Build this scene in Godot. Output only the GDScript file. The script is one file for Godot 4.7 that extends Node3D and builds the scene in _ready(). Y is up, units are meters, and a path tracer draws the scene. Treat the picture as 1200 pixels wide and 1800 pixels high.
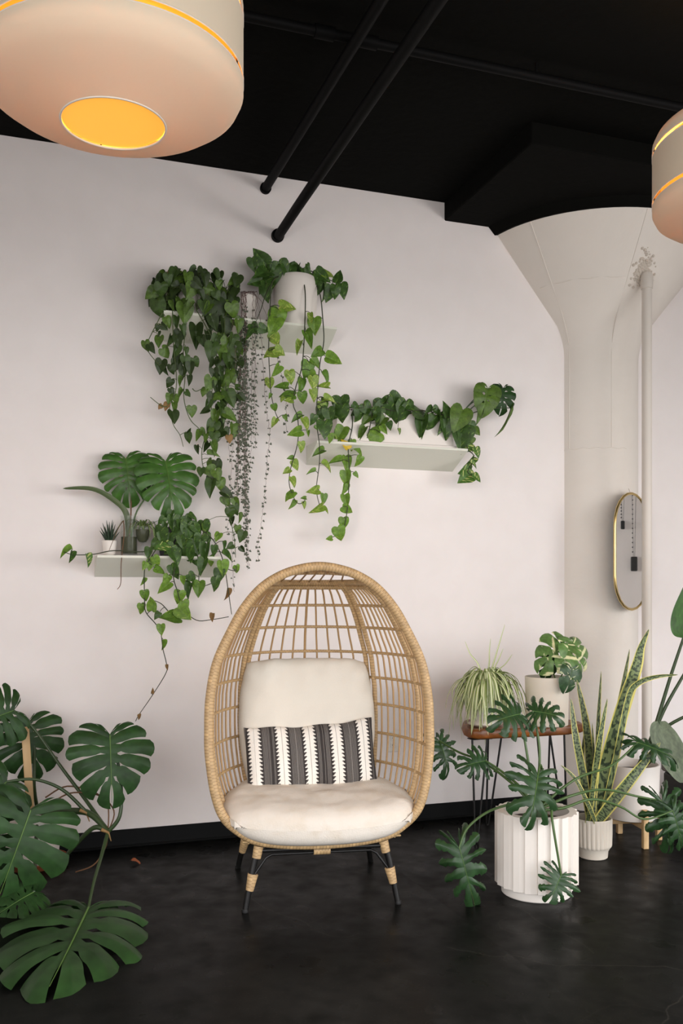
extends Node3D
# A corner of a plant filled loft: white wall, black floor and ceiling, a rattan egg chair between plants.
# Metres, y up. The long wall lies in the plane z = 0, the room is on its +z side.

func _ready() -> void:
	rng.seed = 4211
	view_and_light()
	materials()
	room()
	pendant_lamps()
	ceiling_pipes()
	egg_chair()
	shelves()
	corner_table()
	floor_planters()
	floor_monstera()
	shelf_philodendron()
	shelf_string_of_hearts()
	shelf_pothos()
	shelf_trough_pothos()
	low_shelf_things()
	small_things()

func view_and_light() -> void:
	var cam := Camera3D.new()
	cam.name = "camera"
	cam.projection = Camera3D.PROJECTION_FRUSTUM
	cam.near = 0.1
	cam.far = 60.0
	cam.size = 0.1 * 1800.0 / 1600.0
	cam.frustum_offset = Vector2(0.0, 0.1 * 140.0 / 1600.0)
	cam.position = Vector3(-1.67, 1.33, 4.85)
	cam.rotation.y = -0.3311
	add_child(cam)
	cam.current = true

	var env := Environment.new()
	env.background_mode = Environment.BG_SKY
	var sky := Sky.new()
	var air := ProceduralSkyMaterial.new()
	air.sky_top_color = Color(0.62, 0.72, 0.86)
	air.sky_horizon_color = Color(0.86, 0.88, 0.9)
	air.ground_bottom_color = Color(0.3, 0.3, 0.29)
	air.ground_horizon_color = Color(0.6, 0.6, 0.58)
	air.sky_energy_multiplier = 1.2
	sky.sky_material = air
	env.sky = sky
	env.tonemap_mode = Environment.TONE_MAPPER_LINEAR
	env.tonemap_exposure = 1.13
	env.sdfgi_enabled = true
	env.ssao_enabled = true
	env.ssil_enabled = true
	var we := WorldEnvironment.new()
	we.name = "world"
	we.environment = env
	add_child(we)

	# daylight through the street windows behind the viewer and on the right hand wall
	# (sky light falls in slanting downwards, so each pane's light is tipped towards the floor)
	for k in 3:
		window_light("daylight_street_%d" % k, Vector3(0.4, 0.75 + 0.85 * k, 6.7), 180.0, Vector2(6.8, 0.85), 6.6)
	window_light("daylight_side", Vector3(3.7, 1.6, 4.6), 270.0, Vector2(2.8, 2.2), 16.0)
	window_light("added_fill_left", Vector3(-3.1, 1.6, 5.0), 90.0, Vector2(2.6, 2.2), 11.5)  # added fill from an unseen left side, softens the shade beside the chair

func window_light(called: String, at: Vector3, heading: float, size: Vector2, energy: float) -> void:
	var l := AreaLight3D.new()
	l.name = called
	l.area_size = size
	l.light_energy = energy
	l.light_color = Color(1.0, 0.988, 0.982)
	l.area_range = 30.0
	l.area_attenuation = 2.0
	l.shadow_enabled = true
	l.position = at
	l.basis = Basis(Vector3.UP, deg_to_rad(heading - 180.0)) * Basis(Vector3.RIGHT, deg_to_rad(-32.0))
	add_child(l)

func materials() -> void:
	var wn := NoiseTexture2D.new()
	wn.width = 512
	wn.height = 512
	wn.seamless = true
	wn.noise = noise(0.012, 3, 5)
	var ramp := Gradient.new()
	ramp.set_color(0, Color(0.985, 0.983, 0.98))
	ramp.set_color(1, Color(1, 1, 1))
	wn.color_ramp = ramp
	var wall := mat("white_wall_paint", srgb(241, 234, 231), 0.75)
	wall.albedo_texture = wn
	wall.uv1_triplanar = true
	wall.uv1_world_triplanar = true
	wall.uv1_scale = Vector3(0.7, 0.7, 0.7)
	var rough_n := NoiseTexture2D.new()
	rough_n.width = 512
	rough_n.height = 512
	rough_n.seamless = true
	rough_n.as_normal_map = true
	rough_n.bump_strength = 2.0
	rough_n.noise = noise(0.03, 9, 5)
	var conc := mat("white_painted_concrete", srgb(233, 226, 217), 0.8)
	conc.albedo_texture = wn
	conc.uv1_triplanar = true
	conc.uv1_world_triplanar = true
	conc.uv1_scale = Vector3(1.3, 1.3, 1.3)
	conc.normal_enabled = true
	conc.normal_texture = rough_n
	conc.normal_scale = 0.35
	var ceil_m := mat("black_ceiling_paint", srgb(13, 13, 11), 0.85)
	ceil_m.metallic_specular = 0.16
	ceil_m.uv1_triplanar = true
	ceil_m.uv1_world_triplanar = true
	ceil_m.normal_enabled = true
	ceil_m.normal_texture = rough_n
	ceil_m.normal_scale = 0.4
	mat("black_pipe_paint", srgb(11, 11, 11), 0.6).metallic_specular = 0.2
	mat("black_base_vinyl", srgb(17, 18, 18), 0.6).metallic_specular = 0.25
	# floor: worn black paint, with a net of hair cracks
	var dust := noise(0.02, 21, 5)
	var spots := noise(0.35, 22, 2)
	var wob := noise(0.015, 23, 3)
	var cracks := floor_cracks(1024)
	var fl := mat("black_painted_concrete", Color.WHITE, 1.0)
	fl.albedo_texture = painted(1024, 1024, func(x: int, y: int) -> Color:
		var k := 1.0 + 0.5 * dust.get_noise_2d(x, y) + 0.3 * wob.get_noise_2d(x, y)
		var c := Color(0.062 * k, 0.064 * k, 0.060 * k)
		if spots.get_noise_2d(x, y) > 0.62:
			c = c.lerp(Color(0.3, 0.28, 0.25), 0.3)
		var q: float = cracks[y * 1024 + x]
		return c.lerp(Color(0.22, 0.21, 0.19), minf(q, 1.0) * 0.8))
	fl.roughness_texture = painted(512, 512, func(x: int, y: int) -> Color:
		var k := 0.36 + 0.16 * wob.get_noise_2d(x * 2.0, y * 2.0) + 0.12 * dust.get_noise_2d(x * 3.0, y * 3.0)
		return Color(k, k, k))
	fl.roughness_texture_channel = BaseMaterial3D.TEXTURE_CHANNEL_RED
	fl.metallic_specular = 0.16

	mat("shelf_lacquer", srgb(222, 222, 208), 0.5)
	mat("white_ceramic", srgb(233, 226, 218), 0.45)
	mat("matte_white_ceramic", srgb(228, 221, 212), 0.7)
	mat("cream_ceramic", srgb(226, 216, 200), 0.6)
	mat("grey_felt", srgb(74, 74, 72), 0.9)
	mat("terracotta", srgb(150, 82, 48), 0.75)
	mat("soil", srgb(52, 40, 30), 0.95)
	mat("black_metal", srgb(24, 23, 22), 0.4, 0.3)
	mat("vine_green", srgb(74, 88, 44), 0.6)
	mat("vine_dark", srgb(52, 58, 34), 0.6)
	mat("vine_brown", srgb(104, 72, 46), 0.7)
	mat("dry_leaf", srgb(138, 106, 62), 0.7)
	mat("stalk_green", srgb(66, 92, 44), 0.45)
	mat("stalk_dark", srgb(48, 66, 34), 0.45)
	mat("rib_green", srgb(80, 112, 46), 0.45)
	mat("heart_purple_stem", srgb(112, 84, 78), 0.7)
	mat("heart_grey_leaf", srgb(84, 90, 74), 0.6)
	mat("dead_yellow", srgb(206, 176, 48), 0.5)
	mat("brass", srgb(206, 182, 124), 0.32, 1.0)
	mat("mirror_glass", srgb(236, 238, 236), 0.02, 1.0)
	mat("outlet_plastic", srgb(226, 222, 214), 0.4)
	mat("pipe_white", srgb(214, 206, 196), 0.5)
	mat("grey_plastic", srgb(112, 108, 104), 0.6)
	mat("black_plastic", srgb(30, 30, 30), 0.5)
	mat("aloe_green", srgb(44, 62, 44), 0.45)
	leaf_mat("heartleaf_a", srgb(58, 80, 34), srgb(100, 130, 62), 0.0, 31)
	leaf_mat("heartleaf_b", srgb(46, 62, 28), srgb(90, 118, 56), 0.0, 32)
	leaf_mat("heartleaf_c", srgb(82, 108, 42), srgb(120, 148, 70), 0.0, 33)
	leaf_mat("pothos_a", srgb(102, 136, 48), srgb(164, 180, 90), 0.06, 41)
	leaf_mat("pothos_b", srgb(88, 122, 44), srgb(168, 184, 96), 0.12, 42)
	leaf_mat("pothos_c", srgb(124, 150, 60), srgb(186, 190, 104), 0.16, 43)
	leaf_mat("pothos_dark", srgb(58, 86, 36), srgb(112, 140, 66), 0.03, 44)  # dark leaf tone, partly the shade over the upper leaves put into colour
	leaf_mat("pothos_marbled", srgb(76, 112, 46), srgb(196, 198, 128), 0.30, 45)
	leaf_mat("monstera_green", srgb(40, 66, 33), srgb(90, 120, 55), 0.0, 51, 0.42, 0.15).metallic_specular = 0.3
	leaf_mat("monstera_bright", srgb(62, 98, 40), srgb(120, 150, 64), 0.0, 53, 0.38, 0.15)
	leaf_mat("monstera_marbled", srgb(92, 124, 66), srgb(226, 222, 176), 0.22, 54, 0.4, 0.15)
	leaf_mat("marbled_dark", srgb(58, 84, 56), srgb(196, 198, 160), 0.10, 58, 0.4, 0.15)
	leaf_mat("tree_philodendron", srgb(40, 66, 36), srgb(80, 108, 56), 0.0, 55, 0.38, 0.15)
	leaf_mat("paddle_leaf", srgb(54, 88, 38), srgb(92, 128, 60), 0.0, 56, 0.4, 0.25)
	leaf_mat("paddle_back", srgb(92, 102, 80), srgb(116, 124, 98), 0.0, 57, 0.55, 0.3)
	for k in ["monstera_green", "monstera_bright", "monstera_marbled", "marbled_dark", "tree_philodendron"]:
		M[k].vertex_color_use_as_albedo = true
	# spider plant: green margins, cream centre; snake plant: yellow margins, dark bands
	var sp := mat("spider_leaf", Color.WHITE, 0.5)
	sp.albedo_texture = painted(32, 16, func(x: int, _y: int) -> Color:
		var u := absf(x / 31.0 - 0.5) * 2.0
		return srgb(230, 230, 194).lerp(srgb(148, 166, 96), smoothstep(0.28, 0.62, u)))
	sp.backlight_enabled = true
	sp.backlight = Color(0.3, 0.34, 0.16)
	var sg := mat("small_spider_leaf", Color.WHITE, 0.5)
	sg.albedo_texture = painted(32, 16, func(x: int, _y: int) -> Color:
		var u := absf(x / 31.0 - 0.5) * 2.0
		return srgb(150, 168, 104).lerp(srgb(74, 98, 46), smoothstep(0.15, 0.5, u)))
	var bands := noise(0.09, 61, 3)
	var sn := mat("snake_leaf", Color.WHITE, 0.45)
	sn.albedo_texture = painted(64, 512, func(x: int, y: int) -> Color:
		var u := absf(x / 63.0 - 0.5) * 2.0
		var k := bands.get_noise_2d(x * 0.35, y * 0.75)
		var c := srgb(112, 126, 82).lerp(srgb(44, 58, 38), smoothstep(-0.08, 0.22, k))
		return c.lerp(srgb(206, 196, 104), smoothstep(0.74, 0.82, u)))
	var st := mat("strap_leaf", Color.WHITE, 0.5)
	st.albedo_texture = painted(32, 128, func(x: int, y: int) -> Color:
		return srgb(66, 84, 54).lerp(srgb(104, 116, 78), 0.5 + 0.5 * bands.get_noise_2d(x * 3.0, y * 0.5)))
	# rattan: flat peel wound round a core
	var peel := noise(0.08, 71, 3)
	var ra := mat("rattan_wrap", Color.WHITE, 0.55)
	ra.albedo_texture = painted(64, 256, func(x: int, y: int) -> Color:
		var q := fposmod((y + x * 0.25) / 32.0, 1.0)
		var c := srgb(188, 157, 113) * (1.0 + 0.12 * peel.get_noise_2d(x * 0.3, floorf((y + x * 0.25) / 32.0) * 40.0))
		return c.lerp(srgb(120, 92, 58), smoothstep(0.80, 0.95, q) * 0.85))
	ra.heightmap_enabled = false
	ra.uv1_scale = Vector3(1, 9.0, 1)
	var rn := Image.create(16, 256, false, Image.FORMAT_RGB8)
	for y in 256:
		for x in 16:
			var q := fposmod(y / 32.0, 1.0)
			rn.set_pixel(x, y, Color.WHITE * (0.5 + 0.5 * sqrt(maxf(0.0, 1.0 - pow(q * 2.0 - 1.0, 2.0)))))
	rn.bump_map_to_normal_map(3.0)
	ra.normal_enabled = true
	ra.normal_texture = ImageTexture.create_from_image(rn)
	ra.normal_scale = 0.5
	mat("rattan_cane", srgb(172, 138, 94), 0.55)
	mat("rattan_weave", srgb(176, 148, 104), 0.7)
	# cloth
	var weave := NoiseTexture2D.new()
	weave.width = 256
	weave.height = 256
	weave.seamless = true
	weave.as_normal_map = true
	weave.bump_strength = 3.0
	weave.noise = noise(0.25, 81, 2)
	var blot := noise(0.014, 82, 4)
	var cl := mat("cushion_cloth", Color.WHITE, 0.9)
	cl.albedo_texture = painted(256, 256, func(x: int, y: int) -> Color:
		var k := blot.get_noise_2d(x, y)
		return srgb(222, 214, 202).lerp(srgb(206, 191, 169), clampf(k * 1.2, 0.0, 1.0) * 0.6))
	cl.normal_enabled = true
	cl.normal_texture = weave
	cl.normal_scale = 0.25
	cl.uv1_triplanar = true
	cl.uv1_scale = Vector3(2, 2, 2)
	var cb := mat("back_cushion_cloth", srgb(221, 214, 201), 0.9)
	cb.normal_enabled = true
	cb.normal_texture = weave
	cb.normal_scale = 0.25
	cb.uv1_triplanar = true
	cb.uv1_scale = Vector3(3, 3, 3)
	var pp := mat("printed_cushion_cloth", Color.WHITE, 0.9)
	pp.albedo_texture = painted(512, 256, func(x: int, y: int) -> Color: return cushion_print(x / 512.0, y / 256.0))
	pp.normal_enabled = true
	pp.normal_texture = weave
	pp.normal_scale = 0.2
	# timber
	var grain := noise(0.02, 91, 4)
	var tb := mat("oiled_timber", Color.WHITE, 0.38)
	tb.albedo_texture = painted(512, 128, func(x: int, y: int) -> Color:
		var k := grain.get_noise_2d(x * 0.35, y * 3.0 + 6.0 * grain.get_noise_2d(x * 0.5, y))
		return srgb(164, 98, 42).lerp(srgb(96, 54, 24), clampf(0.5 + k * 1.1, 0.0, 1.0)))
	tb.uv1_triplanar = true
	tb.uv1_scale = Vector3(1.4, 1.4, 1.4)
	var pw := mat("pale_pine", Color.WHITE, 0.6)
	pw.albedo_texture = painted(64, 128, func(x: int, y: int) -> Color:
		var k := grain.get_noise_2d(x * 5.0, y * 0.4)
		return srgb(214, 182, 136).lerp(srgb(184, 148, 100), clampf(0.5 + k, 0.0, 1.0)))
	# lamp
	var sh := mat("lamp_fabric", srgb(206, 194, 172), 0.85)
	sh.backlight_enabled = true
	sh.backlight = Color(0.5, 0.44, 0.36)
	mat("lamp_rim_wire", srgb(206, 196, 184), 0.5)
	var gl := mat("lamp_glow", srgb(240, 180, 70), 0.6)
	gl.emission_enabled = true
	gl.emission = Color(1.0, 0.68, 0.22)
	gl.emission_energy_multiplier = 0.62
	var glass := mat("clear_glass", Color(0.6, 0.66, 0.6, 0.06), 0.14)
	glass.metallic_specular = 0.22
	glass.transparency = BaseMaterial3D.TRANSPARENCY_ALPHA
	var water := mat("murky_water", Color(0.22, 0.21, 0.09, 0.92), 0.2)
	water.metallic_specular = 0.1
	water.transparency = BaseMaterial3D.TRANSPARENCY_ALPHA
	var pane := mat("window_glass", Color(0.95, 0.97, 0.98, 0.1), 0.02)
	pane.transparency = BaseMaterial3D.TRANSPARENCY_ALPHA

func floor_cracks(size: int) -> PackedFloat32Array:
	var out := PackedFloat32Array()
	out.resize(size * size)
	var r := RandomNumberGenerator.new()
	r.seed = 77
	for k in 44:
		var p := Vector2(r.randf() * size, r.randf() * size)
		var a := r.randf() * TAU
		var len := r.randf_range(70, 330)
		var deep := r.randf_range(0.4, 1.0)
		for s in int(len):
			a += r.randf_range(-0.09, 0.09) + (r.randf_range(-0.7, 0.7) if r.randf() < 0.05 else 0.0)
			p += Vector2(cos(a), sin(a))
			for o in 2:
				var x := posmod(int(p.x) + o, size)
				var y := posmod(int(p.y), size)
				out[y * size + x] = maxf(out[y * size + x], deep * (1.0 - 0.5 * o))
	return out

# woven stripes: dark bands with fine light lines, stepped teeth on both sides of white bands
func cushion_print(u: float, v: float) -> Color:
	var dark := srgb(52, 47, 45)
	var light := srgb(236, 230, 220)
	var q := fposmod(u * 4.85 + 0.62, 1.0)
	var half := 0.25
	var tooth := floorf(fposmod(v * 17.0, 1.0) * 4.0) / 4.0
	var reach := half + 0.13 * (1.0 - tooth) - 0.02
	var d := absf(q - 0.5)
	if d < reach:
		if d < half - 0.02 and fposmod(d * 26.0, 1.0) < 0.22:
			return light.lerp(dark, 0.35)
		return dark
	if absf(d - 0.5) < 0.008:
		return light.lerp(dark, 0.4)
	return light

func room() -> void:
	# back wall, its continuation behind the riser, floor, ceiling and the walls out of view
	struct("wall_back", box(Vector3(-3.4, 0, -0.25), Vector3(1.75, 3.61, 0)), M.white_wall_paint)
	struct("wall_bay", box(Vector3(1.75, 0, -0.25), Vector3(4.2, 3.61, 0.05)), M.white_wall_paint)
	var lw := Build.new()
	add_box(lw, Vector3(-3.6, 0, -0.25), Vector3(-3.4, 3.61, 3.6))
	add_box(lw, Vector3(-3.6, 0, 6.4), Vector3(-3.4, 3.61, 7.3))
	add_box(lw, Vector3(-3.6, 0, 3.6), Vector3(-3.4, 0.05, 6.4))
	add_box(lw, Vector3(-3.6, 2.95, 3.6), Vector3(-3.4, 3.61, 6.4))
	struct("wall_left", lw.mesh(), M.white_wall_paint)
	var w3 := struct("added_window_3", box(Vector3(-3.53, 0.05, 3.6), Vector3(-3.524, 2.95, 6.4)), M.window_glass)  # invented window out of view, added to go with the left fill light
	for k in 3:
		part("mullion", box(Vector3(-3.56, 0.05, 3.57 + k * 1.4), Vector3(-3.5, 2.95, 3.63 + k * 1.4), 0.004), M.black_metal, w3)
	var fb := Build.new()
	for q in [[-3.6, 7.3], [4.3, 7.3], [4.3, -0.25], [-3.6, -0.25]]:
		fb.vert(Vector3(q[0], 0, q[1]), Vector3.UP, Vector2(q[0] / 4.0, q[1] / 4.0))
	fb.quad(0, 1, 2, 3)
	add_box(fb, Vector3(-3.6, -0.2, -0.25), Vector3(4.3, -0.002, 7.3))
	struct("floor", fb.mesh(), M.black_painted_concrete)
	struct("ceiling", box(Vector3(-3.6, 3.61, -0.25), Vector3(4.3, 3.8, 7.3)), M.black_ceiling_paint)
	# right wall and street wall with window openings
	var rw := Build.new()
	add_box(rw, Vector3(4.0, 0, 0.05), Vector3(4.2, 3.61, 3.1))
	add_box(rw, Vector3(4.0, 0, 6.1), Vector3(4.2, 3.61, 7.1))
	add_box(rw, Vector3(4.0, 0, 3.1), Vector3(4.2, 0.05, 6.1))
	add_box(rw, Vector3(4.0, 2.95, 3.1), Vector3(4.2, 3.61, 6.1))
	struct("wall_right", rw.mesh(), M.white_wall_paint)
	var sw := Build.new()
	add_box(sw, Vector3(-3.4, 0, 7.0), Vector3(-3.2, 3.61, 7.2))
	add_box(sw, Vector3(3.8, 0, 7.0), Vector3(4.2, 3.61, 7.2))
	add_box(sw, Vector3(-3.2, 0, 7.0), Vector3(3.8, 0.05, 7.2))
	add_box(sw, Vector3(-3.2, 2.95, 7.0), Vector3(3.8, 3.61, 7.2))
	struct("wall_street", sw.mesh(), M.white_wall_paint)
	var w1 := struct("window_1", box(Vector3(-3.2, 0.05, 7.13), Vector3(3.8, 2.95, 7.136)), M.window_glass)
	for k in 5:
		part("mullion", box(Vector3(-3.23 + k * 1.75, 0.05, 7.1), Vector3(-3.17 + k * 1.75, 2.95, 7.16), 0.004), M.black_metal, w1)
	var w2 := struct("window_2", box(Vector3(4.13, 0.05, 3.1), Vector3(4.136, 2.95, 6.1)), M.window_glass)
	for k in 4:
		part("mullion", box(Vector3(4.1, 0.05, 3.07 + k * 1.0), Vector3(4.16, 2.95, 3.13 + k * 1.0), 0.004), M.black_metal, w2)
	# black skirting with a cove foot
	var sk := Build.new()
	add_box(sk, Vector3(-3.4, 0, 0), Vector3(1.52, 0.093, 0.008), 0.002)
	add_box(sk, Vector3(-3.4, 0, 0.006), Vector3(1.52, 0.014, 0.022), 0.006)
	struct("baseboard_back", sk.mesh(), M.black_base_vinyl)
	# mushroom column with its drop panel
	var prof := [[0.0, 0.0], [0.282, 0.0]]
	for h in [1.0, 2.0, 2.76]:
		prof.append([0.282, h])
	for k in 7:
		var t := (k + 1) / 7.0
		prof.append([0.282 + 0.05 * t * t, 2.76 + 0.20 * t])
	for k in 6:
		var t := (k + 1) / 6.0
		prof.append([0.332 + 0.438 * t, 2.96 + 0.55 * t])
	prof.append([0.0, 3.52])
	struct("column", lathe(prof, 72), M.white_painted_concrete, Vector3(1.71, 0, -0.10))
	var lip := [[0.70, 3.468], [0.752, 3.46], [0.80, 3.512], [0.70, 3.512]]
	struct("trim_capital_edge", lathe(lip, 72), M.black_ceiling_paint, Vector3(1.71, 0, -0.10))
	var dp := Build.new()
	add_box(dp, Vector3(0.635, 3.505, -0.2), Vector3(2.85, 3.62, 0.975), 0.006)
	struct("trim_drop_panel", dp.mesh(), M.black_ceiling_paint)
	# shutter joints of the painted concrete and the chipped plaster where the riser leaves the cone
	var jb := Build.new()
	for a in [100.0, 152.0]:
		var pts := []
		for h in [2.2, 2.74, 2.85, 3.0, 3.2, 3.46]:
			var rr := column_radius(h) + 0.0005
			pts.append(Vector3(1.71 + cos(deg_to_rad(a)) * rr, h, -0.10 + sin(deg_to_rad(a)) * rr))
		add_tube(jb, curve(pts, 4), 0.0028, 0.0028, 5)
	for h in [2.2, 3.16]:
		var pts := PackedVector3Array()
		for k in 24:
			var a := deg_to_rad(78.0 + 84.0 * k / 23.0)
			var rr := column_radius(h) + 0.0004
			pts.append(Vector3(1.71 + cos(a) * rr, h + 0.004 * sin(k * 1.3), -0.10 + sin(a) * rr))
		add_tube(jb, pts, 0.0024, 0.0024, 5)
	struct("trim_shutter_joint", jb.mesh(), M.white_painted_concrete)
	var riser := thing("riser_pipe", "white painted vertical pipe in front of the round column", "pipe", Vector3(1.73, 0, 0.42))
	part("tube", lathe([[0.0, 0.0], [0.0285, 0.0], [0.0285, 3.17], [0.0, 3.17]], 28), M.pipe_white, riser)
	part("collar", lathe([[0.029, 3.09], [0.034, 3.092], [0.035, 3.16], [0.03, 3.18], [0.0, 3.18]], 28), M.pipe_white, riser)
	var chip := mat("broken_plaster", srgb(206, 196, 184), 0.95)
	var pl := Build.new()
	var r := RandomNumberGenerator.new()
	r.seed = 15
	for k in 190:
		var a := deg_to_rad(r.randfn(91.0, 2.6))
		var h := r.randfn(3.205, 0.035)
		var rr := column_radius(h)
		var p := Vector3(1.71 + cos(a) * rr, h, -0.10 + sin(a) * rr)
		var s := r.randf_range(0.003, 0.010)
		add_box(pl, Vector3(-s, -s, -s), Vector3(s, s, s) * 0.8, s * 0.5, Transform3D(Basis(Vector3(r.randf(), r.randf(), r.randf()).normalized(), r.randf() * 3.0), p))
	var po := struct("trim_broken_plaster", pl.mesh(), chip)
	po.set_meta("kind", "structure")

func column_radius(h: float) -> float:
	if h < 2.76:
		return 0.282
	if h < 2.96:
		var t := (h - 2.76) / 0.20
		return 0.282 + 0.05 * t * t
	return 0.332 + 0.438 * (h - 2.96) / 0.55

func pendant_lamps() -> void:
	var spots := [
		[Vector3(-1.451, 2.73, 2.313), "large white fabric drum pendant lamp nearest the viewer, above the left wall"],
		[Vector3(0.755, 2.73, 2.294), "white fabric drum pendant lamp cut by the right edge, near the column"]]
	for s in spots:
		var at: Vector3 = s[0]
		var t := thing("pendant_lamp", s[1], "lamp", at, 0.0, "drum pendant lamps")
		var R := 0.35
		var cup := [[R, -0.008], [R, -0.03], [R - 0.012, -0.055], [R - 0.045, -0.078], [R - 0.10, -0.100], [R - 0.16, -0.118], [0.14, -0.132]]
		var back := []
		for k in range(cup.size() - 1, -1, -1):
			back.append([cup[k][0] - 0.003, cup[k][1] + 0.002])
		part("lower_shade", lathe(cup + back, 72), M.lamp_fabric, t)
		var top := []
		for p in cup + back:
			top.append([p[0], 0.175 - p[1]])
		part("upper_shade", lathe(top, 72), M.lamp_fabric, t)
		part("drum_shade", lathe([[R, 0.008], [R, 0.167], [R - 0.003, 0.167], [R - 0.003, 0.008], [R, 0.008]], 72), M.lamp_fabric, t)
		for h in [-0.008, 0.008, 0.167, 0.183]:
			var ring := PackedVector3Array()
			for k in 72:
				ring.append(Vector3(cos(TAU * k / 72.0) * (R - 0.001), h, sin(TAU * k / 72.0) * (R - 0.001)))
			part("rim_wire", tube(ring, 0.0022, 0.0022, 6, true), M.lamp_rim_wire, t)
		var hole := PackedVector3Array()
		for k in 60:
			hole.append(Vector3(cos(TAU * k / 60.0) * 0.139, -0.132, sin(TAU * k / 60.0) * 0.139))
		part("opening_ring", tube(hole, 0.003, 0.003, 6, true), M.lamp_rim_wire, t)
		part("diffuser", lathe([[0.0, -0.127], [0.137, -0.127], [0.137, -0.124], [0.0, -0.124]], 48), M.lamp_glow, t)
		part("inner_diffuser", lathe([[R - 0.03, -0.02], [R - 0.03, 0.195], [R - 0.032, 0.195], [R - 0.032, -0.02]], 60), M.lamp_glow, t)
		for k in 6:
			var a := TAU * k / 6.0 + 0.5
			part("spacer", rod(Vector3(cos(a) * (R - 0.004), -0.03, sin(a) * (R - 0.004)), Vector3(cos(a) * (R - 0.004), 0.2, sin(a) * (R - 0.004)), 0.0025, 6), M.black_metal, t)
		part("hanging_rod", rod(Vector3(0, 0.3, 0), Vector3(0, 3.60 - at.y, 0), 0.006), M.black_metal, t)
		part("ceiling_rose", lathe([[0.0, 3.61 - at.y], [0.06, 3.61 - at.y], [0.06, 3.585 - at.y], [0.0, 3.58 - at.y]], 32), M.black_metal, t)
		var l := AreaLight3D.new()
		l.name = "lamp_light"
		l.area_size = Vector2(0.24, 0.24)
		l.light_energy = 0.35
		l.light_color = Color(1.0, 0.66, 0.26)
		l.area_range = 12.0
		l.area_attenuation = 2.0
		l.shadow_enabled = true
		l.position = Vector3(0, -0.137, 0)
		l.rotation.x = -PI / 2
		t.add_child(l)
		var bulb := OmniLight3D.new()
		bulb.name = "bulb_light"
		bulb.light_energy = 0.42
		bulb.light_color = Color(1.0, 0.78, 0.46)
		bulb.light_size = 0.05
		bulb.omni_range = 12.0
		bulb.omni_attenuation = 2.0
		bulb.shadow_enabled = true
		bulb.position = Vector3(0, 0.08, 0)
		t.add_child(bulb)

func ceiling_pipes() -> void:
	var a := thing("conduit_pipe", "black pipe on the ceiling ending against the wall above the pothos", "pipe", Vector3.ZERO, 0.0, "black ceiling pipes")
	part("tube", tube(PackedVector3Array([Vector3(-0.377, 3.276, 0), Vector3(-0.377, 3.285, 0.4), Vector3(-0.377, 3.33, 4.6)]), 0.026, 0.026, 16), M.black_pipe_paint, a)
	part("end_cap", lathe([[0.0, 0.0], [0.034, 0.0], [0.036, 0.01], [0.034, 0.03], [0.0, 0.03]], 24), M.black_pipe_paint, a, Transform3D(Basis(Vector3.RIGHT, PI / 2), Vector3(-0.377, 3.283, 0.0)))
	var b := thing("conduit_pipe", "thinner black pipe close to the ceiling, left of the other pipe", "pipe", Vector3.ZERO, 0.0, "black ceiling pipes")
	part("tube", tube(PackedVector3Array([Vector3(-0.445, 3.535, 0.0), Vector3(-0.445, 3.50, 2.0), Vector3(-0.445, 3.50, 4.6)]), 0.024, 0.024, 16), M.black_pipe_paint, b)
	part("end_cap", lathe([[0.0, 0.0], [0.03, 0.0], [0.031, 0.02], [0.0, 0.02]], 24), M.black_pipe_paint, b, Transform3D(Basis(Vector3.RIGHT, PI / 2), Vector3(-0.445, 3.535, 0.0)))
	var c := thing("conduit_pipe", "long black pipe running across the ceiling from left to right", "pipe", Vector3.ZERO, 0.0, "black ceiling pipes")
	part("tube", rod(Vector3(-3.3, 3.55, 1.41), Vector3(3.9, 3.55, 1.41), 0.02, 16), M.black_pipe_paint, c)
	for x in [-0.56, -0.377, 1.6]:
		part("coupling", rod(Vector3(x - 0.04, 3.55, 1.41), Vector3(x + 0.04, 3.55, 1.41), 0.027, 16), M.black_pipe_paint, c)
	for x in [-1.8, 0.4, 2.4]:
		part("hanger", rod(Vector3(x, 3.55, 1.41), Vector3(x, 3.61, 1.41), 0.006, 8), M.black_pipe_paint, c)

# ------------------------------------------------------------------ egg chair
const RIM_Y := [0.25, 0.256, 0.275, 0.3075, 0.378, 0.484, 0.637, 0.743, 0.884, 1.036, 1.179, 1.276, 1.361, 1.416, 1.446, 1.458]
const RIM_W := [0.0, 0.15, 0.276, 0.346, 0.426, 0.466, 0.489, 0.492, 0.487, 0.458, 0.392, 0.336, 0.262, 0.177, 0.09, 0.0]

func rim_width(y: float) -> float:
	for k in RIM_Y.size() - 1:
		if y <= RIM_Y[k + 1]:
			return lerpf(RIM_W[k], RIM_W[k + 1], (y - RIM_Y[k]) / (RIM_Y[k + 1] - RIM_Y[k]))
	return 0.0

func rim_z(y: float) -> float:
	return 0.33 - 0.10 * (y - 0.25) / 1.2

func basket_depth(y: float) -> float:
	var ys := [0.25, 0.29, 0.36, 0.5, 0.7, 0.9, 1.1, 1.25, 1.38]
	var ds := [0.30, 0.38, 0.50, 0.58, 0.61, 0.60, 0.55, 0.48, 0.38]
	for k in ys.size() - 1:
		if y <= ys[k + 1]:
			return lerpf(ds[k], ds[k + 1], smoothstep(0.0, 1.0, (y - ys[k]) / (ys[k + 1] - ys[k])) * 0.4 + 0.6 * (y - ys[k]) / (ys[k + 1] - ys[k]))
	return ds[-1]

func basket(deg: float, y: float) -> Vector3:
	var a := deg_to_rad(deg)
	var w := rim_width(0.85 + (y - 0.85) / 0.969) * 0.958
	return Vector3(w * sin(a), y, rim_z(y) - basket_depth(y) * cos(a))

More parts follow.
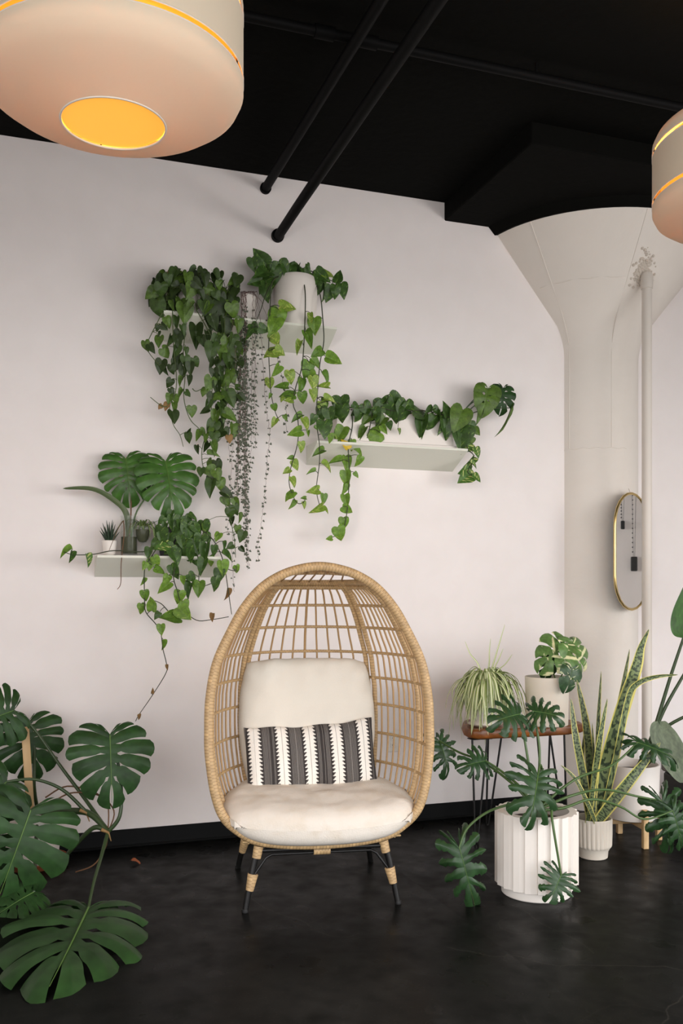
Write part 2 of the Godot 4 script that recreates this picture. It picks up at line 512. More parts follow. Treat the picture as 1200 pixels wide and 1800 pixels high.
func egg_chair() -> void:
	var t := thing("egg_chair", "rattan egg chair with black metal legs in front of the white wall", "chair", Vector3(-0.446, 0, 0.885), -0.1702)
	# front rim
	var loop := []
	for k in RIM_Y.size():
		loop.append(Vector3(RIM_W[k] * 0.961, 0.85 + (RIM_Y[k] - 0.85) * 0.969, rim_z(RIM_Y[k])))
	for k in range(RIM_Y.size() - 2, 0, -1):
		loop.append(Vector3(-loop[k].x, loop[k].y, loop[k].z))
	part("front_rim", tube(curve(loop, 6, true), 0.0195, 0.0195, 14, true), M.rattan_wrap, t)
	# back hoop under the crown, and the seat hoop
	for spec in [[1.372, 0.014, "crown_hoop"], [1.350, 0.011, "crown_hoop"], [0.325, 0.013, "seat_hoop"]]:
		var pts := PackedVector3Array()
		for k in 41:
			pts.append(basket(-90.0 + 180.0 * k / 40.0, spec[0]))
		part(spec[2], tube(pts, spec[1], spec[1], 10), M.rattan_wrap, t)
	# crown: second bow and short spokes
	var bow := []
	for k in 9:
		var a := -PI / 2 + PI * k / 8.0
		bow.append(Vector3(0.15 * sin(a), 1.400 + 0.014 * cos(a), rim_z(1.4) - 0.12 * cos(a)))
	part("crown_bow", tube(curve(bow, 4), 0.009, 0.009, 8), M.rattan_wrap, t)
	for k in 9:
		var x := -0.16 + 0.04 * k
		part("crown_spoke", tube(PackedVector3Array([Vector3(x * 0.7, 1.437 - x * x * 0.9, rim_z(1.43)), Vector3(x, 1.415, 0.15), basket(rad_to_deg(asin(clampf(x * 1.3 / 0.23, -0.95, 0.95))), 1.375)]), 0.004, 0.004, 6), M.rattan_cane, t)
	# ribs in pairs, spindles between them
	var rib_at := [-77.0, -43.2, -39.2, 39.2, 43.2, 77.0]
	for deg: float in rib_at:
		var pts := PackedVector3Array()
		for k in 25:
			pts.append(basket(deg, 0.30 + (1.372 - 0.30) * k / 24.0))
		part("rib", tube(pts, 0.0115, 0.0115, 10), M.rattan_wrap, t)
	var spindles := [0.0]
	for deg in [7.8, 15.6, 23.3, 31.0, 47.5, 51.8, 56.1, 60.4, 64.6, 68.8, 73.0, 80.4, 83.6, 86.8]:
		spindles.append_array([deg, -deg])
	for deg: float in spindles:
		var pts := PackedVector3Array()
		for k in 22:
			pts.append(basket(deg, 0.32 + (1.365 - 0.32) * k / 21.0))
		var thick := 0.0062 if absf(deg) < 1.0 else 0.0046
		part("spindle", tube(pts, thick, thick, 7), M.rattan_cane, t)
	for h in [1.265, 1.16, 1.04, 0.92, 0.795, 0.66, 0.53, 0.405]:
		var pts := PackedVector3Array()
		for k in 41:
			pts.append(basket(-89.0 + 178.0 * k / 40.0, h))
		part("rail", tube(pts, 0.0068, 0.0068, 8), M.rattan_wrap, t)
	# woven seat base
	var wv := Build.new()
	for k in 33:
		var x := -0.33 + 0.66 * k / 32.0
		var zz := rim_z(0.29) - 0.38 * sqrt(maxf(0.0, 1.0 - pow(x / 0.345, 2.0)))
		add_tube(wv, PackedVector3Array([Vector3(x, 0.272 + 0.5 * pow(absf(x), 3.0), rim_z(0.27)), Vector3(x, 0.283 + 0.5 * pow(absf(x), 3.0), (rim_z(0.27) + zz) * 0.5), Vector3(x, 0.30, zz)]), 0.0042, 0.0042, 5)
	for k in 18:
		var z := rim_z(0.27) - 0.37 * k / 17.0
		var hw := 0.335 * sqrt(maxf(0.05, 1.0 - pow(0.38 * k / 17.0 / 0.385, 2.0)))
		add_tube(wv, PackedVector3Array([Vector3(-hw, 0.292, z), Vector3(0, 0.279, z), Vector3(hw, 0.292, z)]), 0.0042, 0.0042, 5)
	var wo := part("seat_weave", wv.mesh(), M.rattan_weave, t)
	wo.set_meta("kind", "stuff")
	# black frame
	part("frame_bar", rod(Vector3(-0.275, 0.246, 0.30), Vector3(0.275, 0.246, 0.30), 0.0095), M.black_metal, t)
	part("frame_bar", rod(Vector3(-0.275, 0.25, -0.18), Vector3(0.275, 0.25, -0.18), 0.0095), M.black_metal, t)
	for s in [-1.0, 1.0]:
		part("frame_bar", rod(Vector3(0.25 * s, 0.25, 0.30), Vector3(0.25 * s, 0.25, -0.18), 0.0095), M.black_metal, t)
	part("brace", tube(PackedVector3Array([Vector3(-0.288, 0.145, 0.31), Vector3(-0.235, 0.215, 0.30), Vector3(-0.21, 0.228, 0.30), Vector3(0.21, 0.228, 0.30), Vector3(0.235, 0.215, 0.30), Vector3(0.288, 0.145, 0.31)]), 0.006, 0.006, 8), M.black_metal, t)
	part("bar_binding", tube(PackedVector3Array([Vector3(-0.035, 0.238, 0.30), Vector3(0, 0.238, 0.30), Vector3(0.035, 0.238, 0.30)]), 0.0195, 0.0195, 14), M.rattan_wrap, t)
	for z in [0.30, -0.20]:
		for s in [-1.0, 1.0]:
			var top := Vector3(0.268 * s, 0.255, z)
			var foot := Vector3(0.325 * s, 0.0, z + (0.025 if z > 0 else -0.09))
			var lg := part("leg", tube(curve([top, top.lerp(foot, 0.3) + Vector3(0.006 * s, 0, 0), foot], 5), 0.0155, 0.0125, 14), M.black_metal, t)
			part("leg_binding", tube(PackedVector3Array([top.lerp(foot, 0.40), top.lerp(foot, 0.53), top.lerp(foot, 0.66)]), 0.0225, 0.0165, 14), M.rattan_wrap, lg)
			part("leg_binding", tube(PackedVector3Array([top.lerp(foot, -0.04), top.lerp(foot, 0.06), top.lerp(foot, 0.15)]), 0.021, 0.0185, 14), M.rattan_wrap, lg)
			part("foot_cap", lathe([[0.0, 0.0], [0.013, 0.0], [0.014, 0.006], [0.013, 0.014], [0.0, 0.014]], 16), M.black_plastic, lg, Transform3D(Basis.IDENTITY, foot))
	# cushions, each lifted out on its own
	var basis := Basis(Vector3.UP, -0.1702)
	var origin := Vector3(-0.446, 0, 0.885)
	var wr := noise(2.2, 101, 3)
	var seat_warp := func(p: Vector3) -> Vector3:
		var back := clampf(0.5 + p.y / 0.60, 0.0, 1.0)
		var k := 1.0 - 0.30 * pow(back, 2.0)
		var lip := 1.0 - back
		var dip := 0.012 * wr.get_noise_3d(p.x * 1.6, p.y * 2.6, 1.0) if p.z > 0.0 else 0.0
		var side := absf(p.x) / 0.42
		return Vector3(p.x * k, p.z + dip + 0.018 * side * side + 0.012 * back - (0.02 * lip * lip if p.z > 0.0 else 0.0) + (0.05 * pow(side, 4.0) if p.z < 0.0 else 0.0), -p.y)
	var seat := solo("seat_cushion", pillow(0.885, 0.59, 0.185, 6.0, 0.36, -0.01, 0.30, seat_warp, 56, 40), M.cushion_cloth, "cream seat cushion filling the bottom of the egg chair", "cushion")
	seat.transform = Transform3D(basis * Basis(Vector3.RIGHT, 0.06), origin + basis * Vector3(0, 0.366, 0.118))
	var wr2 := noise(3.0, 102, 3)
	var back_warp := func(p: Vector3) -> Vector3:
		var d := 0.012 * wr2.get_noise_3d(p.x * 2.5, p.y * 2.5, 3.0) + 0.010 * maxf(0.0, 1.0 - absf(p.x) * 22.0) * clampf((p.y - 0.1) * 6.0, 0.0, 1.0)
		return Vector3(p.x, p.y - 0.012 * cos(p.x * 9.0) + 0.006 * wr2.get_noise_1d(p.x * 6.0), p.z + (d if p.z > 0.0 else 0.0))
	var bc := solo("back_cushion", pillow(0.64, 0.63, 0.18, 5.0, 0.38, 0.0, 0.24, back_warp, 44, 40), M.back_cushion_cloth, "large cream back cushion leaning in the egg chair", "cushion")
	bc.transform = Transform3D(basis * Basis(Vector3.RIGHT, -0.16), origin + basis * Vector3(-0.01, 0.715, -0.125))
	var pr_warp := func(p: Vector3) -> Vector3:
		var d := 0.010 * wr2.get_noise_3d(p.x * 3.0 + 5.0, p.y * 3.0, 9.0)
		return Vector3(p.x, p.y + 0.14 * p.x * p.x + 0.004 * sin(p.x * 30.0), p.z + (d if p.z > 0.0 else 0.0) + 0.2 * p.x * p.x)
	var pc := solo("lumbar_cushion", pillow(0.60, 0.295, 0.13, 3.0, 0.5, 0.035, 0.03, pr_warp, 50, 30), M.printed_cushion_cloth, "black and white stepped stripe lumbar cushion in the egg chair", "cushion")
	pc.transform = Transform3D(basis * Basis(Vector3.BACK, 0.05) * Basis(Vector3.RIGHT, -0.22), origin + basis * Vector3(-0.01, 0.575, 0.0))

# ------------------------------------------------------------------ shelves
func wedge_shelf(called: String, label: String, x0: float, x1: float, y: float) -> void:
	var b := Build.new()
	var sec := [Vector2(0.0, 0.0), Vector2(0.20, 0.0), Vector2(0.20, -0.012), Vector2(0.0, -0.105)]
	for k in 4:
		var p: Vector2 = sec[k]
		var q: Vector2 = sec[(k + 1) % 4]
		var nn := Vector3(0, -(q.x - p.x), q.y - p.y).normalized() * -1.0
		if k == 3:
			nn = Vector3.FORWARD
		var id := []
		for e in [[p, x0], [q, x0], [q, x1], [p, x1]]:
			id.append(b.vert(Vector3(e[1], e[0].y, e[0].x), nn, Vector2(e[1], e[0].x)))
		b.quad(id[0], id[1], id[2], id[3])
	for x in [x0, x1]:
		var nn := Vector3.LEFT if x == x0 else Vector3.RIGHT
		var id := []
		for p: Vector2 in sec:
			id.append(b.vert(Vector3(x, p.y, p.x), nn, p))
		b.quad(id[0], id[1], id[2], id[3])
	solo(called, b.mesh(), M.shelf_lacquer, label, "shelf", Vector3(0, y, 0.001), "wedge shaped wall shelves")

func shelves() -> void:
	wedge_shelf("wall_shelf", "highest white wedge shelf, under the big trailing plants", -1.022, -0.098, 2.756)
	wedge_shelf("wall_shelf", "white wedge shelf on the right, carrying the long white trough", -0.210, 0.686, 2.140)
	wedge_shelf("wall_shelf", "lowest white wedge shelf, carrying glass vessels and small pots", -1.348, -0.730, 1.511)

# ------------------------------------------------------------------ vines
# leaves: flat list of x, y, z, length, tip angle in degrees (0 hangs down, 90 to the right), kind
func dress(t: Node3D, vines: Array, leaves: Array, blades: Array, mats: Array, stem: Material, radius: float, wide := 1.0) -> void:
	var lines := []
	var builds := []
	for v in vines:
		var pts := curve(v, 5)
		for k in pts.size():
			pts[k] -= t.position
		lines.append(pts)
		var b := Build.new()
		add_tube(b, pts, radius, radius * 0.6, 6)
		builds.append(b)
	var made := []
	for k in range(0, leaves.size(), 6):
		var at := Vector3(leaves[k], leaves[k + 1], leaves[k + 2]) - t.position
		at.z += rng.randf_range(-0.015, 0.025)
		var size: float = leaves[k + 3]
		var ang: float = deg_to_rad(leaves[k + 4])
		var tip := Vector3(sin(ang), -cos(ang), rng.randf_range(-0.1, 0.25))
		var face := Vector3(rng.randf_range(-0.75, 0.55), rng.randf_range(-0.15, 0.85), 1.0)
		var best := 0
		var near := Vector3.ZERO
		var dist := 1e9
		for q in lines.size():
			for p: Vector3 in lines[q]:
				var d := p.distance_to(at)
				if d < dist:
					dist = d; best = q; near = p
		if dist > 0.004 and dist < 0.16:
			var midp := near.lerp(at, 0.5) + Vector3(0, dist * 0.12, 0.004)
			add_tube(builds[best], curve([near, midp, at], 3), radius * 0.6, radius * 0.45, 5)
		var kind := int(leaves[k + 5])
		made.append([best, blade_at(at, tip, face, size, wide * rng.randf_range(0.9, 1.1)), kind])
	var nodes := []
	for q in lines.size():
		nodes.append(part("vine", builds[q].mesh(), stem, t))
	for e in made:
		var kind: int = e[2]
		var m: Material = M[mats[kind % mats.size()]] if kind >= 0 else M[mats[rng.randi() % 3]]
		part("leaf", blades[rng.randi() % blades.size()], m, nodes[e[0]], e[1])

func heart_set(width: float, lobes := 0.6) -> Array:
	return [heart_blade(width, 0.30, 0.35, 0.05, lobes), heart_blade(width * 0.9, 0.18, 0.8, 0.10, lobes * 0.8), heart_blade(width * 1.05, 0.45, 0.2, 0.04, lobes), heart_blade(width, 0.05, 1.1, 0.14, lobes * 1.1), heart_blade(width * 0.8, 0.7, 0.5, 0.06, lobes * 0.7), heart_blade(width * 0.62, 1.3, 0.6, 0.05, lobes * 0.6)]

func pot_mesh(r_foot: float, r_mid: float, r_top: float, h: float, wall := 0.008, seg := 48) -> ArrayMesh:
	var prof := [[0.0, 0.0], [r_foot - 0.006, 0.0], [r_foot, 0.005]]
	for k in 7:
		var f := (k + 1) / 8.0
		prof.append([lerpf(lerpf(r_foot, r_mid, f), lerpf(r_mid, r_top, f), f), h * f])
	prof.append_array([[r_top, h - 0.003], [r_top - 0.003, h], [r_top - wall + 0.003, h], [r_top - wall, h - 0.003], [r_top - wall, h * 0.8], [r_foot - wall, 0.012], [0.0, 0.012]])
	return lathe(prof, seg)

func shelf_philodendron() -> void:
	var t := thing("trailing_philodendron", "dark heart-leaf trailing plant at the left end of the highest shelf", "plant", Vector3(-0.86, 2.756, 0.09))
	part("pot", pot_mesh(0.068, 0.08, 0.085, 0.13), M.white_ceramic, t)
	part("soil", lathe([[0.0, 0.122], [0.078, 0.118], [0.078, 0.11]], 24), M.soil, t)
	var leaves := [-0.986, 2.406, 0.2, 0.055, -20, -1, -0.991, 2.362, 0.2, 0.048, 30, -1, -0.991, 2.329, 0.2, 0.055, -15, -1, -0.968, 2.33, 0.2, 0.049, 20, -1, -1.031, 2.277, 0.2, 0.031, -40, 3, -1.002, 2.286, 0.2, 0.045, -20, 3, -0.974, 2.292, 0.2, 0.062, 10, -1, -0.983, 2.242, 0.2, 0.069, 10, -1, -0.925, 2.363, 0.2, 0.056, -30, -1, -0.914, 2.348, 0.2, 0.042, 60, -1, -0.882, 2.277, 0.2, 0.059, 5, -1, -0.931, 2.422, 0.2, 0.056, -20, -1, -0.899, 2.434, 0.2, 0.056, 10, -1, -0.892, 2.495, 0.2, 0.07, 0, -1, -0.92, 2.478, 0.2, 0.07, -10, -1, -0.898, 2.142, 0.2, 0.059, 0, -1, -0.899, 2.141, 0.2, 0.035, 150, -1, -0.844, 2.15, 0.2, 0.059, -20, -1, -0.84, 2.161, 0.2, 0.049, 40, -1, -0.816, 2.134, 0.2, 0.049, 0, 2, -0.856, 2.077, 0.2, 0.049, 5, -1, -0.784, 2.429, 0.2, 0.084, -15, -1, -0.77, 2.477, 0.2, 0.067, 10, -1, -0.721, 2.441, 0.2, 0.078, 10, -1, -0.748, 2.413, 0.2, 0.085, 0, -1, -0.729, 2.346, 0.2, 0.063, -70, -1, -0.717, 2.383, 0.2, 0.071, 30, -1, -0.701, 2.363, 0.2, 0.092, 25, -1, -0.675, 2.513, 0.2, 0.064, 10, -1, -0.641, 2.481, 0.2, 0.05, 10, -1, -0.813, 2.372, 0.2, 0.049, -30, -1, -0.794, 2.316, 0.2, 0.07, -10, -1, -0.793, 2.271, 0.2, 0.053, -60, -1, -0.738, 2.306, 0.2, 0.06, 20, -1, -0.752, 2.262, 0.2, 0.085, -10, -1, -0.729, 2.267, 0.2, 0.071, 10, -1, -0.717, 2.255, 0.2, 0.085, 60, -1, -0.665, 2.2, 0.2, 0.092, 0, -1, -0.759, 2.208, 0.2, 0.084, -30, -1, -0.743, 2.215, 0.2, 0.07, 20, -1, -0.72, 2.159, 0.2, 0.078, -60, -1, -0.692, 2.137, 0.2, 0.046, 10, 3, -0.793, 2.096, 0.2, 0.06, -30, -1, -0.786, 2.098, 0.2, 0.084, 20, -1, -0.801, 2.032, 0.2, 0.07, 90, -1, -0.776, 2.011, 0.2, 0.056, -40, -1, -0.759, 2.004, 0.2, 0.063, 20, -1, -0.764, 1.956, 0.2, 0.07, -80, -1, -0.834, 1.961, 0.2, 0.049, -10, -1, -0.654, 2.391, 0.2, 0.05, 90, -1, -0.646, 2.361, 0.2, 0.053, -10, -1, -0.638, 2.35, 0.2, 0.05, 40, -1, -0.777, 1.902, 0.2, 0.098, -15, -1, -0.74, 1.91, 0.2, 0.07, 20, -1, -0.731, 1.849, 0.2, 0.085, 70, -1, -0.665, 1.814, 0.2, 0.064, 30, -1, -0.686, 1.759, 0.2, 0.06, 0, -1, -0.638, 1.738, 0.2, 0.057, 10, -1, -0.611, 1.643, 0.2, 0.064, -20, -1, -0.735, 1.624, 0.2, 0.042, -40, -1, -0.666, 1.574, 0.2, 0.043, -60, -1, -0.63, 1.564, 0.2, 0.043, 40, -1, -0.823, 1.68, 0.2, 0.063, 10, 2, -0.667, 1.781, 0.2, 0.064, 20, -1, -0.641, 1.674, 0.2, 0.05, 0, -1, -0.713, 1.822, 0.2, 0.064, 30, -1, -1.116, 2.59, 0.2, 0.058, 10, -1, -1.097, 2.571, 0.2, 0.055, 30, -1, -1.05, 2.682, 0.2, 0.041, -10, -1, -1.035, 2.685, 0.2, 0.045, 50, -1, -1.05, 2.645, 0.2, 0.034, 0, -1, -1.041, 2.619, 0.2, 0.062, -10, -1, -1.013, 2.719, 0.2, 0.062, 30, -1, -0.954, 2.731, 0.2, 0.069, -5, -1, -0.937, 2.682, 0.2, 0.056, 20, -1, -0.94, 2.659, 0.2, 0.07, -10, -1, -0.986, 2.631, 0.2, 0.069, -15, -1, -0.958, 2.631, 0.2, 0.076, 10, -1, -0.959, 2.584, 0.2, 0.083, -10, -1, -1.03, 2.561, 0.2, 0.069, 50, -1, -0.913, 2.571, 0.2, 0.045, 10, -1, -0.857, 2.697, 0.2, 0.126, 0, 1, -0.874, 2.521, 0.2, 0.056, 30, -1, -0.777, 2.603, 0.2, 0.098, -10, -1, -0.718, 2.745, 0.2, 0.127, 10, 1, -0.73, 2.664, 0.2, 0.053, 0, -1, -0.778, 2.826, 0.2, 0.162, 0, 1, -0.936, 2.821, 0.2, 0.09, 0, -1, -1.026, 2.865, 0.2, 0.062, 10, -1, -1.06, 2.804, 0.2, 0.103, 10, -1, -0.925, 2.79, 0.2, 0.104, 5, -1, -0.655, 2.926, 0.2, 0.043, 20, -1, -0.701, 2.637, 0.2, 0.085, 0, -1, -0.668, 2.66, 0.2, 0.085, -10, -1, -0.611, 2.647, 0.2, 0.05, 0, -1, -0.638, 2.593, 0.2, 0.046, 30, -1, -0.716, 2.588, 0.2, 0.099, 0, -1, -0.664, 2.61, 0.2, 0.085, 10, -1, -1.031, 2.501, 0.2, 0.076, -10, 1, -1.024, 2.481, 0.2, 0.062, 20, 1, -0.737, 2.534, 0.2, 0.078, -10, -1, -0.703, 2.553, 0.2, 0.085, 15, -1, -0.766, 2.523, 0.2, 0.063, -30, -1, -0.663, 2.552, 0.2, 0.071, 10, -1, -0.725, 2.489, 0.2, 0.071, 0, -1, -0.75, 2.649, 0.2, 0.077, -20, -1, -0.803, 2.672, 0.2, 0.07, 10, -1, -0.746, 2.456, 0.2, 0.07, 20, -1, -0.684, 2.477, 0.2, 0.071, -10, -1, -0.836, 2.636, 0.2, 0.063, 20, -1, -0.638, 2.534, 0.2, 0.057, 10, -1, -0.704, 2.518, 0.2, 0.078, -30, -1, -0.679, 2.459, 0.2, 0.064, 20, -1, -0.71, 2.343, 0.2, 0.071, 0, -1, -0.731, 2.293, 0.2, 0.063, -20, -1, -0.773, 2.352, 0.2, 0.07, -10, -1, -0.714, 2.174, 0.2, 0.056, 20, -1, -0.77, 2.145, 0.2, 0.063, 10, -1, -0.788, 2.17, 0.2, 0.056, -20, -1, -0.955, 2.511, 0.2, 0.063, -10, -1, -0.991, 2.476, 0.2, 0.055, 10, -1, -0.919, 2.528, 0.2, 0.063, 10, -1, -0.938, 2.542, 0.2, 0.07, -20, -1, -0.762, 1.954, 0.2, 0.063, 20, -1, -0.773, 1.927, 0.2, 0.07, -10, -1, -0.668, 1.717, 0.2, 0.05, -10, -1, -0.989, 2.938, 0.2, 0.038, 175, 3, -0.677, 2.932, 0.2, 0.046, 150, -1]
	# the crown over the pot
	for k in 125:
		var x := rng.randf_range(-1.06, -0.645)
		var low := 2.74 if x < -0.80 else 2.66
		leaves.append_array([x, rng.randf_range(low + 0.05, 3.005 - 0.09 * absf(x + 0.88) * 2.0), rng.randf_range(0.04, 0.27), rng.randf_range(0.05, 0.085), rng.randf_range(-55.0, 45.0), -1 if rng.randf() < 0.8 else 1])
	dress(t, [
		[Vector3(-0.92, 2.88, 0.1), Vector3(-0.97, 2.90, 0.16), Vector3(-1.0, 2.85, 0.18), Vector3(-1.01, 2.78, 0.2)],
		[Vector3(-0.82, 2.88, 0.1), Vector3(-0.76, 2.92, 0.14), Vector3(-0.70, 2.88, 0.18), Vector3(-0.68, 2.80, 0.2)],
		[Vector3(-0.979, 2.76, 0.2), Vector3(-0.973, 2.573, 0.2), Vector3(-0.959, 2.429, 0.2), Vector3(-0.964, 2.342, 0.2), Vector3(-0.993, 2.268, 0.2), Vector3(-0.976, 2.182, 0.2), Vector3(-0.941, 2.127, 0.2), Vector3(-0.924, 2.069, 0.2)], [Vector3(-0.901, 2.768, 0.2), Vector3(-0.924, 2.548, 0.2), Vector3(-0.915, 2.433, 0.2), Vector3(-0.921, 2.316, 0.2), Vector3(-0.892, 2.216, 0.2), Vector3(-0.848, 2.17, 0.2), Vector3(-0.807, 2.131, 0.2), Vector3(-0.754, 2.105, 0.2)], [Vector3(-0.857, 2.772, 0.2), Vector3(-0.769, 2.62, 0.2), Vector3(-0.754, 2.504, 0.2), Vector3(-0.778, 2.355, 0.2), Vector3(-0.784, 2.209, 0.2), Vector3(-0.828, 2.06, 0.2), Vector3(-0.813, 1.944, 0.2), Vector3(-0.745, 1.888, 0.2), Vector3(-0.71, 1.786, 0.2), Vector3(-0.68, 1.699, 0.2), Vector3(-0.659, 1.596, 0.2), Vector3(-0.653, 1.507, 0.2)], [Vector3(-0.71, 2.787, 0.2), Vector3(-0.71, 2.566, 0.2), Vector3(-0.704, 2.39, 0.2), Vector3(-0.704, 2.272, 0.2), Vector3(-0.73, 2.124, 0.2), Vector3(-0.778, 2.092, 0.2)], [Vector3(-1.03, 2.74, 0.2), Vector3(-1.107, 2.575, 0.2), Vector3(-1.096, 2.533, 0.2), Vector3(-1.045, 2.474, 0.2)], [Vector3(-0.999, 2.273, 0.2), Vector3(-1.03, 2.268, 0.2), Vector3(-1.09, 2.31, 0.2)], [Vector3(-0.878, 2.369, 0.2), Vector3(-0.857, 2.356, 0.2), Vector3(-0.813, 2.382, 0.2)]
	], leaves, heart_set(1.0, 0.95), ["heartleaf_a", "heartleaf_b", "heartleaf_c", "dry_leaf"], M.vine_green, 0.0028)

